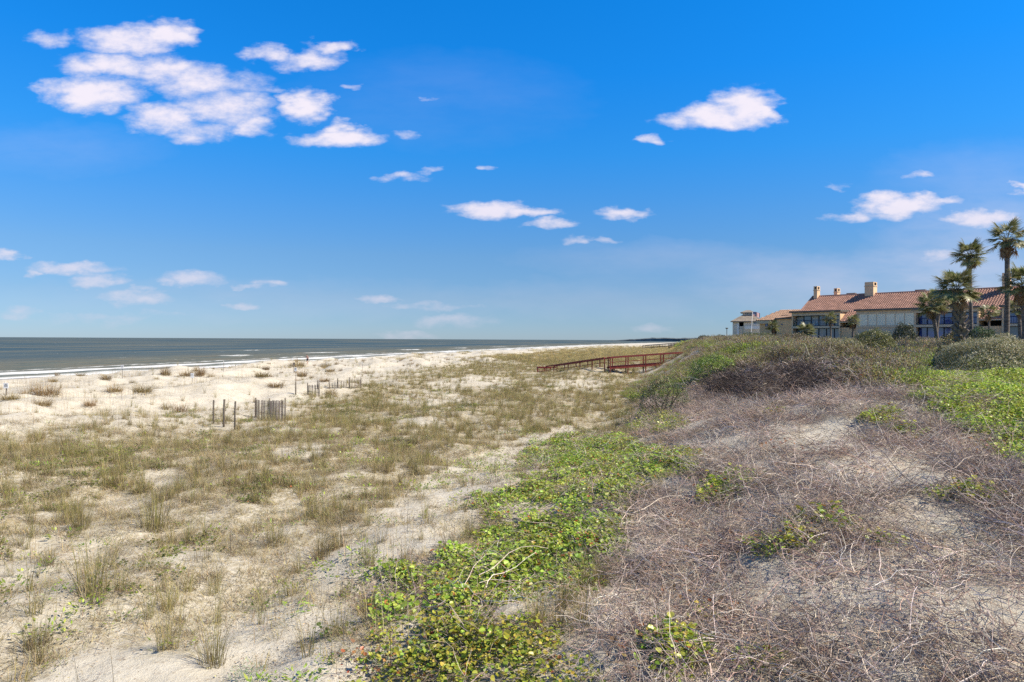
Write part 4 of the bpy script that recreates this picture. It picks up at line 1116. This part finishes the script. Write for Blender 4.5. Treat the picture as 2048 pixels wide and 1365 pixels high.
def tan_house():
    ZB = 4.8
    f = Frame(1519, 140, math.atan2(-.72, .69), 'tiled_house', ZB); r = f.root
    s1, s2, s3, s4 = 0, f.S(1543.5), f.S(1554), f.S(1592)
    ze = f.Z(1519, 642); zt = f.Z(1554, 636.5)
    part(r, 'wall', M_STUCCO2, (s1, s2, 0, 9, -.8, ze-.5))
    part(r, 'eave_band', M_TRIM, (s1-.5, s2+.1, -.5, 0, ze-.62, ze-.02))
    part(r, 'block_wall', M_STUCCO2, (s3, s4, -.2, 9, -.8, zt-.28))
    part(r, 'block_eave', M_FASCIA, (s3-.3, s4+.2, -.5, 3, zt-.279, zt))
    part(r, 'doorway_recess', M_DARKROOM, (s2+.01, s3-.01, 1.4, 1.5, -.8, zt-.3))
    part(r, 'door', M_MULL, (s2+.25, s3-.25, 1.3, 1.38, -.8, 2.0+.6))
    w = part(r, 'window', M_MULL, (f.S(1530), f.S(1536), -.04, 0.0-.002, f.Z(1533, 653.5), f.Z(1533, 648)))
    part(r, 'pane', M_GLASS, (f.S(1530)+.1, f.S(1536)-.1, -.06, -.041, f.Z(1533, 653.5)+.1, f.Z(1533, 648)-.1), parent=w)
    w = part(r, 'window', M_MULL, (f.S(1562, -.2), f.S(1565, -.2), -.24, -.202, f.Z(1563, 651, -.2), f.Z(1563, 648, -.2)))
    part(r, 'pane', M_GLASS, (f.S(1562, -.2)+.06, f.S(1565, -.2)-.06, -.26, -.241, f.Z(1563, 651, -.2)+.06, f.Z(1563, 648, -.2)-.06), parent=w)
    zr = f.Z(1560, 621.5, 6.2)
    mb = MB(); mb.add([(s1-.6, -.5, ze), (s4, -.5+2.2, ze+1.0), (s4, 6.2, zr), (s1+1.5, 6.2, zr), (s1-.6, 10, ze), (s4, 10, ze)], [(0, 1, 2, 3), (0, 3, 4), (3, 2, 5, 4)]); rf = mb.build('roof', M_TILE2, r)
    sl = (zr-ze)/6.7
    tile_roof(r, s1-.6, s4, -.5, ze+.04, 6.2, zr+.04, M_TILE2, parent=rf, pitch_s=.4, pitch_t=.5, clip=lambda s_, t_: (s_ > s1-.6+(t_+.5)*2.1/6.7) and not (s_ > s3-.2 and t_ < 2.6))
    tag(r, 'tan stucco house with pale orange tiled roof left of the long condominium', 'house')
tan_house()

def tower_house():
    ZB = 4.6
    f = Frame(1465, 178, R(-22), 'hipped_house', ZB); r = f.root
    s0, s1 = 0, f.S(1524); ze = f.Z(1465, 643)
    D = 9.0
    part(r, 'wall', M_GREYSIDING, (f.S(1487), s1, 0, D, -1, ze-.15))
    part(r, 'corner_wall', M_GREYSIDING, (s0, f.S(1473), 0, D, -1, ze-.15))
    part(r, 'porch_back', M_DARKROOM, (f.S(1473)+.01, f.S(1487)-.01, 2.5, 2.6, -1, ze-.16))
    part(r, 'column', M_WHITE, (f.S(1473)+.02, f.S(1473)+.6, -.02, .3, -1, ze-.16))
    part(r, 'porch_wall', M_GREYSIDING, (f.S(1475), f.S(1487)-.02, .35, .55, -1, f.Z(1480, 653)))
    part(r, 'porch_rail', M_WHITE, (f.S(1473)+.61, f.S(1477), -.02, .06, f.Z(1474, 659)-.05, f.Z(1474, 655)))
    part(r, 'parapet', M_WHITE, (f.S(1490), f.S(1519), -1.6, -1.4, f.Z(1505, 658.5), f.Z(1505, 653)))
    a = MB(); cx, cy_ = f.S(1508, .4)+0, D/2
    n = 12; ar = [(f.S(1511)+.9*math.cos(math.pi*2*k/n), -.06, f.Z(1511, 646)+.55*math.sin(math.pi*2*k/n)) for k in range(n)]
    a.add(ar + [(x, -.004, z) for x, y, z in ar], [tuple(range(n))] + [(k, (k+1) % n, n+(k+1) % n, n+k) for k in range(n)]); w = a.build('arched_window', M_WHITE, r)
    part(r, 'pane', M_GLASS2, (f.S(1511)-.5, f.S(1511)+.4, -.075, -.061, f.Z(1511, 646)-.25, f.Z(1511, 646)+.25), parent=w)
    o = .5; c0, c1 = f.S(1484, 3.0), f.S(1506, 3.0); ct0, ct1 = 3.0, 6.2; zc = f.Z(1495, 632, 3.0); zct = f.Z(1495, 625.2, 3.0); za = f.Z(1495, 620.8, 4.6)
    mb = MB(); mb.add([(s0-o, -o, ze), (s1+o, -o, ze), (s1+o, D+o, ze), (s0-o, D+o, ze), (c0, ct0, zc+.2), (c1, ct0, zc+.2), (c1, ct1, zc+.2), (c0, ct1, zc+.2)],
       [(0, 1, 5, 4), (1, 2, 6, 5), (2, 3, 7, 6), (3, 0, 4, 7)]); rf = mb.build('roof', M_SHINGLE, r)
    part(r, 'roof_edge', M_FASCIA, (s0-o, s1+o, -o-.05, -o+.02, ze-.25, ze-.002), parent=rf)
    cu = part(r, 'cupola', M_GREYSIDING, (c0+.1, c1-.1, ct0+.1, ct1-.1, zc, zct))
    for k in range(5):
        q = f.S(1490, 3.1)+k*.42; part(r, 'window', M_GLASS2, (q, q+.28, ct0+.05, ct0+.098, zc+.35, zct-.15), parent=cu)
    mb = MB(); e = .45; mx = (c0+c1)/2; mb.add([(c0-e, ct0-e, zct), (c1+e, ct0-e, zct), (c1+e, ct1+e, zct), (c0-e, ct1+e, zct), (mx-.5, 4.6, za), (mx+.5, 4.6, za), (c0-e, ct0-e, zct-.18), (c1+e, ct0-e, zct-.18), (c1+e, ct1+e, zct-.18), (c0-e, ct1+e, zct-.18)],
       [(0, 1, 5, 4), (1, 2, 5), (2, 3, 4, 5), (3, 0, 4), (6, 7, 1, 0), (7, 8, 2, 1), (8, 9, 3, 2), (9, 6, 0, 3), (6, 9, 8, 7)]); mb.build('cupola_roof', M_SHINGLE, r)
    tag(r, 'grey-beige house with hipped roof and small windowed cupola, farthest left of the houses', 'house')
tower_house()

# ------------------------------------------------------------------ flag, lamp, driftwood post
def flag():
    Y = 112; b = at_y(1501.5, 680, Y); t_ = at_y(1505, 623.5, Y); g = gz(b.x, b.y)
    r = empty('flagpole', (b.x, b.y, g)); o = Vector((b.x, b.y, g))
    mb = MB(); mb.tube([(0, 0, -.3), b-o, t_-o], [.045, .045, .03], 8); mb.build('pole', M_WHITE, r, True)
    mb = MB(); mb.tube([t_-o, t_-o+Vector((0, 0, .06))], .055, 8); mb.build('finial', M_WHITE, r, True)
    m_r, m_w, m_b = mat_plain('flag_red', (.50, .05, .05), .8, .1, 6), mat_plain('flag_white', (.75, .73, .70), .8, .05, 6), mat_plain('flag_blue', (.03, .045, .16), .8, .1, 6)
    fl = empty('flag', (0, 0, 0)); fl.location = t_ - Vector((0, 0, .06))
    W, H = 1.25, .72; nx = 16
    def pt(i, z): 
        x = W*i/nx; return (x*.97+.03, .10*math.sin(x*7.0)*x, -z + .07*math.sin(x*5)*x - .12*x*x)
    for k in range(13):
        mb = MB(); z0, z1 = H*k/13, H*(k+1)/13; V = []
        st = 7 if k < 7 else 0
        for i in range(st, nx+1): V += [pt(i, z0), pt(i, z1)]
        mb.add(V, [(2*i, 2*i+1, 2*i+3, 2*i+2) for i in range(nx-st)]); mb.build('stripe', m_r if k % 2 == 0 else m_w, fl, True)
    mb = MB(); V = []
    for i in range(8): V += [pt(i, 0), pt(i, H*7/13)]
    mb.add(V, [(2*i, 2*i+1, 2*i+3, 2*i+2) for i in range(7)]); ca = mb.build('canton', m_b, fl, True)
    mb = MB()
    for a in range(9):
        for q in range(6 if a % 2 == 0 else 5):
            fx = (.5+q*1.0 + (.5 if a % 2 else 0))/6.0*7; z = (a+.7)/9.6*H*7/13; i = fx
            x, y, zz = pt(i, z); mb.add([(x-.012, y-.012, zz), (x, y-.012, zz-.014), (x+.012, y-.012, zz), (x, y-.012, zz+.014)], [(0, 1, 2, 3)])
    mb.build('stars', m_w, ca)
    tag(r, 'slim white flagpole rising from the scrub in front of the cupola house', 'flagpole')
    tag(fl, 'red white and blue striped flag flying from the white pole', 'flag')
flag()
def lamp():
    g = at_y(1453.5, 674, 150); z = gz(g.x, g.y); h = at_y(1453.5, 656, 150).z - z
    r = empty('lamp_post', (g.x, g.y, z)); mb = MB(); mb.tube([(0, 0, -.2), (0, 0, h-.25)], .07, 6); mb.build('pole', M_DARKWOOD, r)
    mb = MB(); mb.tube([(0, 0, h-.25), (0, 0, h-.12), (0, 0, h)], [.12, .34, .22], 10); mb.build('lamp_head', M_DARKWOOD, r)
    tag(r, 'dark lamp post with flat head standing left of the cupola house', 'lamp post')
lamp()

# ------------------------------------------------------------------ palms
def frond_mesh(seed, dead=False):
    rg = random.Random(seed); mb = MB()
    cols = [(.27, .14, .06), (.34, .22, .12), (.22, .13, .07)] if dead else [(.12, .15, .05), (.18, .20, .075), (.26, .26, .115), (.36, .33, .19)]
    L = .85; p = Vector((0, 0, 0)); ang = .12; pts = [p.copy()]
    for k in range(4):
        p = p + Vector((math.cos(ang), 0, math.sin(ang)))*(L/4); ang -= .16; pts.append(p.copy())
    mb.tube(pts, [.028, .022, .018, .016, .012], 4, jit((.20, .19, .09) if not dead else (.25, .16, .09), .1), False)
    hub = pts[-1]; ax = Vector((math.cos(ang), 0, math.sin(ang))); up = Vector((-ax.z, 0, ax.x)); sd_ = Vector((0, 1, 0))
    n = 34
    for k in range(n):
        a = R(-140)+R(280)*k/(n-1)+rg.uniform(-.03, .03)
        l = (.78 - .16*abs(a)/2.4)*rg.uniform(.85, 1.08)
        d = (ax*math.cos(a) + sd_*math.sin(a)).normalized(); d = (d + up*(.22*math.cos(a*2)+.10)).normalized()
        s_ = d.cross(up).normalized(); h0 = hub + ax*(.18*max(0, math.cos(a)))
        w = .034; m = h0 + d*(l*.55) - Vector((0, 0, .03)); dr = rg.uniform(.02, .26)*(2.2 if dead else 1)
        tip = m + (d*(l*.45) - Vector((0, 0, 1))*(l*dr)); q = h0 + d*(l*.28)
        c = rg.choice(cols); c2 = lerp3(c, (.30, .27, .17), rg.uniform(0, .5))
        b = len(mb.v)
        mb.add([h0, q + s_*w, q - s_*w, m + s_*w*1.05, m - s_*w*1.05, tip], [(0, 1, 2), (1, 3, 4, 2), (3, 5, 4)], c)
        mb.c[b+5] = c2 + (1.0,)
    return mb.mesh('frond', M_FROND)
FRONDS = [frond_mesh(s) for s in (1, 2, 3, 4)]; DEADF = [frond_mesh(s, True) for s in (11, 12)]
def boot_mesh():
    mb = MB(); mb.add([(-.07, 0, 0), (.07, 0, 0), (.035, -.13, .20), (-.035, -.13, .20), (-.06, .05, .02), (.06, .05, .02), (.03, -.08, .24), (-.03, -.08, .24)],
      [(0, 1, 2, 3), (5, 4, 7, 6), (1, 5, 6, 2), (4, 0, 3, 7), (3, 2, 6, 7)]); return mb.mesh('leaf_base', M_BOOT)
BOOT = boot_mesh()
def palm(px, base, cpx, cpy, Y, size, label, n=34, tr=.14, boots=(0.8, 1.0), dead=3, nb=26, seed=0, top_boot=1.25, group=None):
    """base/crown centre in photo pixels at distance Y"""
    rg = random.Random(seed*13+5)
    b = at_y(px, base, Y); g = gz(b.x, b.y); o = Vector((b.x, b.y, g)); c = at_y(cpx, cpy, Y) - o
    r = empty('palm_tree', o); mb = MB(); K = 10; pts = []; rad = []
    for k in range(K+1):
        f = k/K; bend = math.sin(f*math.pi)*.12
        pts.append((c.x*f**1.3 + bend*rg.uniform(.5, 1)*.5, c.y*f, -.25 + (c.z+.25)*f)); rad.append(tr*(1.18-.25*f + (.12 if k == 0 else 0))*rg.uniform(.95, 1.05))
    mb.tube(pts, rad, 12); t_ = mb.build('trunk', M_TRUNK, r, True)
    def on(f):
        q = f*K; i = min(int(q), K-1); return Vector(pts[i]).lerp(Vector(pts[i+1]), q-i)
    for k in range(nb):
        f = boots[0] + (boots[1]-boots[0])*k/nb; a = k*2.4+rg.uniform(-.2, .2); p = on(min(f, .999))
        bo = obj('leaf_base', BOOT, t_); sc = rg.uniform(.8, 1.3)*top_boot
        bo.location = p + Vector((math.sin(a)*tr*.85, -math.cos(a)*tr*.85, -.05)); bo.rotation_euler = (rg.uniform(-.15, .3), 0, a); bo.scale = (sc, sc, sc)
    top = Vector(pts[-1])
    for k in range(n+dead):
        isd = k >= n
        f = (k+.5)/n if not isd else 1.0
        el = R(82 - 98*f**.95) + rg.uniform(-.15, .15) if not isd else R(-62)+rg.uniform(-.2, .2)
        az = k*2.39996 + rg.uniform(-.25, .25)
        fr = obj('frond', rg.choice(DEADF if isd else FRONDS), r)
        fr.location = top + Vector((math.cos(az)*.08, math.sin(az)*.08, -.25*f+.15)); s_ = size*rg.uniform(.85, 1.12)*(1 if not isd else .8)
        fr.rotation_euler = Euler((rg.uniform(-.5, .5), -el, az), 'XYZ'); fr.scale = (s_, s_, s_)
    return tag(r, label, 'palm tree', group)
palm(2012, 690, 2014, 482, 46, .84, 'tallest palm, with open ragged crown and slender trunk at right', 24, .15, (.86, 1.0), 3, 34, 1)
palm(1942, 680, 1938, 514, 62, .98, 'tall full-crowned palm behind the stocky booted one', 34, .15, (.86, 1.0), 1, 26, 2)
palm(1925, 700, 1912, 584, 40, .80, 'stocky palm whose trunk is thick with old criss-cross leaf bases', 36, .20, (.12, .98), 1, 90, 3, 1.7)
palm(1876, 676, 1862, 614, 58, .85, 'short leaning palm in front of the left blue windows', 30, .15, (.75, 1.0), 5, 20, 4)
palm(1868, 676, 1880, 604, 61, .8, 'short palm leaning right across the leaning one by the blue windows', 26, .14, (.8, 1.0), 4, 16, 5)
palm(2050, 700, 2046, 572, 44, .88, 'palm at the right edge with orange dead fronds hanging', 30, .17, (.6, 1.0), 12, 30, 6)
palm(1978, 672, 1977, 626, 78, .68, 'small palm before the second low tiled entry roof', 24, .11, (.8, 1.0), 2, 10, 7)
palm(2041, 690, 2036, 618, 55, .5, 'little bright palm beside the tallest trunk at right', 22, .13, (.8, 1.0), 2, 10, 8)
palm(1661, 676, 1660, 640, 92, .66, 'small palm in front of the left-hand grey balcony windows', 26, .10, (.8, 1.0), 2, 8, 9)
palm(1704, 676, 1706, 645, 90, .62, 'small palm before the first dark entry, left of the cream panels', 26, .13, (.7, 1.0), 3, 10, 10)
palm(1613, 684, 1613, 664, 88, .75, 'squat bushy palm low against the left end of the condominium', 34, .14, (.3, 1.0), 2, 8, 11)
palm(1546, 672, 1546, 655, 128, .8, 'squat palm at the dark doorway of the tan house', 22, .12, (.4, 1.0), 3, 6, 12)

# ------------------------------------------------------------------ shrubs
def shrub(px, py, Y, wpx, hpx, label, cols, nleaf, L, W, name='shrub', seed=0, depth=.8, stems=7, flat=.15, rosette=1):
    """rounded bush whose foliage base shows at (px,py); width and height in photo pixels"""
    rg = random.Random(seed*31+3)
    b = at_y(px, py, Y); g = gz(b.x, b.y); rx = wpx*Y/F/2; h = at_y(px, py-hpx, Y).z - g; ry = rx*depth
    r = empty(name, (b.x, b.y, g)); mb = MB()
    lob = [(rg.uniform(-.5, .5), rg.uniform(-.5, .5), rg.uniform(.28, .42)) for _ in range(16)]
    for k in range(nleaf):
        d = Vector((rg.gauss(0, 1), rg.gauss(0, 1), abs(rg.gauss(0, 1))*1.0)).normalized()
        nn = .5+.5*math.sin(d.x*7+seed)*math.cos(d.y*6+seed*2+d.z*5)
        rr = (.80+.20*nn)*(1-abs(rg.gauss(0, .09)))
        p = Vector((d.x*rx*rr, d.y*ry*rr, d.z**.75*h*rr*(1-flat*.0)))
        c = jit(rg.choice(cols), .22)
        for q in range(rosette):
            slim(mb, p, (d*.25 + Vector((rg.gauss(0, .7), rg.gauss(0, .7), rg.gauss(.15, .6)))), (d*1.6 + rnd_up(.5)), L*rg.uniform(.7, 1.25), W*rg.uniform(.8, 1.2), c)
    mb.build('foliage', M_SHRUB, r)
    for k in range(stems):
        m2 = MB(); twig(m2, (rg.uniform(-.2, .2)*rx, rg.uniform(-.2, .2)*ry, -.1), rg.uniform(0, 6.28), rg.uniform(.5, 1.3), h*.85, .03, (.2, .16, .13), 5, .2, 0, 5); m2.build('stem', M_BARK, r)
    return tag(r, label, 'shrub')
PITT = [(.46, .44, .24), (.56, .53, .33), (.32, .33, .15), (.66, .61, .43), (.18, .20, .07)]
DKG = [(.035, .055, .022), (.05, .075, .028), (.07, .085, .035), (.11, .10, .045)]
OLV = [(.13, .135, .055), (.18, .175, .075), (.09, .10, .04), (.22, .19, .08)]
BRG = [(.07, .14, .03), (.10, .18, .035), (.05, .10, .025)]
shrub(1995, 738, 32, 235, 72, 'big rounded pale grey-green bush on the slope at the right edge', PITT, 15000, .085, .034, 'rounded_bush', 1, .8, 9, .15, 2)
shrub(1900, 722, 34, 70, 38, 'lower grey-green lobe of bush left of the big rounded bush', PITT[:3]+DKG[2:], 4500, .08, .032, 'rounded_bush', 2, .8, 6, .15, 2)
shrub(1851, 690, 60, 62, 18, 'smooth grey-green cushion bush beneath the leaning palms', [(.16, .16, .10), (.12, .13, .07), (.2, .2, .12)], 5000, .09, .04, 'cushion_bush', 3)
shrub(1808, 688, 56, 62, 48, 'dark evergreen shrub in front of the pier beside the cream panels', DKG+DKG+OLV[:1], 6000, .12, .05, 'evergreen_shrub', 4, .8, 9)
shrub(1962, 678, 60, 80, 26, 'dark green glossy hedge behind the big rounded bush', DKG+BRG, 6000, .12, .055, 'hedge', 5)
shrub(1905, 690, 56, 60, 30, 'dark shrub with rusty leaves under the stocky palm', DKG+OLV[2:]+[(.26, .13, .05)], 4500, .11, .05, 'shrub', 6)
shrub(1748, 700, 46, 92, 46, 'olive leafy shrub mound in front of the cream panels', OLV+[(.28, .26, .05)], 7000, .10, .045, 'leafy_shrub', 7)
shrub(1690, 706, 44, 90, 32, 'pale olive twiggy shrub in front of the first entry', OLV+PITT[:2], 5000, .09, .035, 'leafy_shrub', 8, .8, 12)
shrub(1590, 690, 60, 90, 26, 'rust and olive shrub before the left corner of the condominium', OLV+[(.24, .12, .08), (.2, .15, .12)], 5000, .10, .04, 'leafy_shrub', 9, .8, 12)
shrub(1512, 682, 84, 110, 18, 'green shrub mass below the white parapet of the cupola house', OLV+BRG, 6000, .13, .06, 'leafy_shrub', 10, .6)
shrub(1408, 688, 120, 40, 18, 'dark wind-clipped shrub at the far left end of the dune ridge', DKG+OLV, 4000, .2, .09, 'wind_clipped_shrub', 11, .6)
shrub(1442, 684, 110, 52, 15, 'low dark shrub on the ridge between lamp post and far boardwalk', DKG+OLV+BRG, 4000, .18, .08, 'wind_clipped_shrub', 12, .6)
shrub(1330, 775, 33, 120, 26, 'dark low evergreen shrub on the left flank of the dune', DKG+OLV+BRG, 5000, .07, .03, 'low_shrub', 13, .5, 10)
shrub(1430, 728, 40, 110, 24, 'bright green shrub patch on the shoulder of the dune', BRG+VG+OLV[:1], 6000, .08, .035, 'leafy_shrub', 14, .6)

# ------------------------------------------------------------------ clumps of sea oats on the beach and big tufts in the foreground
def clump_mesh(seed, n, L, spread, greens, dries, frac, lean, droop, w=.012):
    st = rng.getstate(); rng.seed(seed)
    m = p_tuft(n, L, spread, greens, dries, frac, w, lean, droop).mesh('grass_clump', M_DRY); rng.setstate(st); return m
CL = [clump_mesh(s, 420, .9, .42, RUST+STRAW[:1], RUST+RUST+[(.2, .17, .07), (.12, .08, .03)], .5, .55, 1.3, .014) for s in (1, 2, 3)]
def clump(px, py, wpx, hpx, label, meshes=CL, name='sea_oats_clump', grp='brown sea oats clumps on the beach', i=[0], w0=1.5, h0=.95):
    g = ground_at(px, py); i[0] += 1
    o = obj(name, meshes[i[0] % len(meshes)]); o.location = g; o.rotation_euler = (0, 0, i[0]*1.7)
    s_ = wpx*g.y/F/w0*(1.35 if meshes is CL else 1.0); o.scale = (s_, s_, hpx*g.y/F/h0*(1.35 if meshes is CL else 1.0))
    return tag(o, label, 'grass clump', grp)
for a in ((402, 752, 24, 22, 'tall rust-brown sea oats clump behind the small white sign'), (374, 752, 34, 14, 'lower brown clump just left of the tall rust-brown one'),
          (331, 751, 24, 20, 'brown sea oats clump midway between the surf sign and the tall clump'), (285, 785, 42, 20, 'dense brown clump on the crest right of centre of the left beach'),
          (230, 785, 36, 18, 'brown clump left of the dense crest clump'), (95, 790, 52, 24, 'broad olive-brown clump on the left dune, right of the square sign'),
          (106, 765, 20, 10, 'small brown clump at the top of the left dune near the surf'), (162, 753, 20, 8, 'tiny tuft against the wet sand left of the surf sign'),
          (212, 760, 26, 11, 'low tuft on the sand below the surf sign'), (85, 812, 40, 18, 'olive clump on the sandy slope below the broad one'),
          (180, 814, 26, 16, 'thin brown clump alone on the open sand'), (20, 800, 40, 14, 'brown clump at the foot of the square sign'),
          (532, 740, 18, 11, 'dark round clump on the flat sand above the near fence'), (595, 734, 34, 14, 'brown clump behind the little tan board'),
          (604, 754, 24, 16, 'brown clump to the right of the pole-mounted white sign'), (652, 736, 26, 12, 'brown clump with tall stalks right of the walker'),
          (660, 744, 20, 9, 'dark clump above the long half-buried fence'), (525, 754, 34, 13, 'wide straw clump on the low dune above the near fence'),
          (553, 775, 40, 14, 'brown clump on the dune between near fence and signpost'), (650, 764, 26, 10, 'brown clump just above the stub posts')):
    clump(*a)
FG = [clump_mesh(s, 120, .62, .13, GREEN, STRAW+GREYD, .5, .2, .7, .006) for s in (21, 22, 23)]
FD = [clump_mesh(s, 150, .42, .2, STRAW+GREYD, GREYD, .3, .65, 1.6, .006) for s in (31, 32)]
for a in ((75, 1300, 110, 100, 'tall green-bladed tuft near the bottom left corner'), (330, 1300, 70, 110, 'slim green tuft standing on bare sand at lower left'),
          (425, 1330, 120, 110, 'wide green and straw tuft at the bottom, left of centre'), (185, 1190, 130, 140, 'tall mixed tuft with a skirt of dead leaves at left'),
          (310, 1060, 120, 110, 'tall green tuft left of the sandy path'), (160, 1060, 70, 90, 'bright green upright tuft at the left'), 
          (640, 1120, 90, 80, 'dark-based tuft on the sand left of the vine'), (550, 1090, 90, 70, 'olive tuft on the slope left of centre'),
          (740, 1130, 60, 70, 'grey-green tuft at the upper tip of the vine'), (680, 1270, 60, 70, 'grey tuft in front of the lower vine'), (690, 1195, 50, 60, 'reddish-based tuft beside the lower left vine')):
    clump(*a, meshes=FG, name='grass_tuft', grp='big grass tufts in the foreground', w0=.62, h0=.6)
for a in ((180, 1205, 150, 40, 'mop of grey dead grass under the tall mixed tuft at left'), (900, 1090, 90, 45, 'pale dead grass mop against the middle of the vine'), (400, 1120, 90, 40, 'dead grass mop on bare sand left of centre'),
          (60, 1310, 170, 35, 'grey dead grass around the bottom left tuft'), (620, 1290, 120, 40, 'dead grass mop at the foot of the sandy path')):
    clump(*a, meshes=FD, name='dead_grass_mop', grp='mops of dead grass in the foreground', w0=.9, h0=.34)
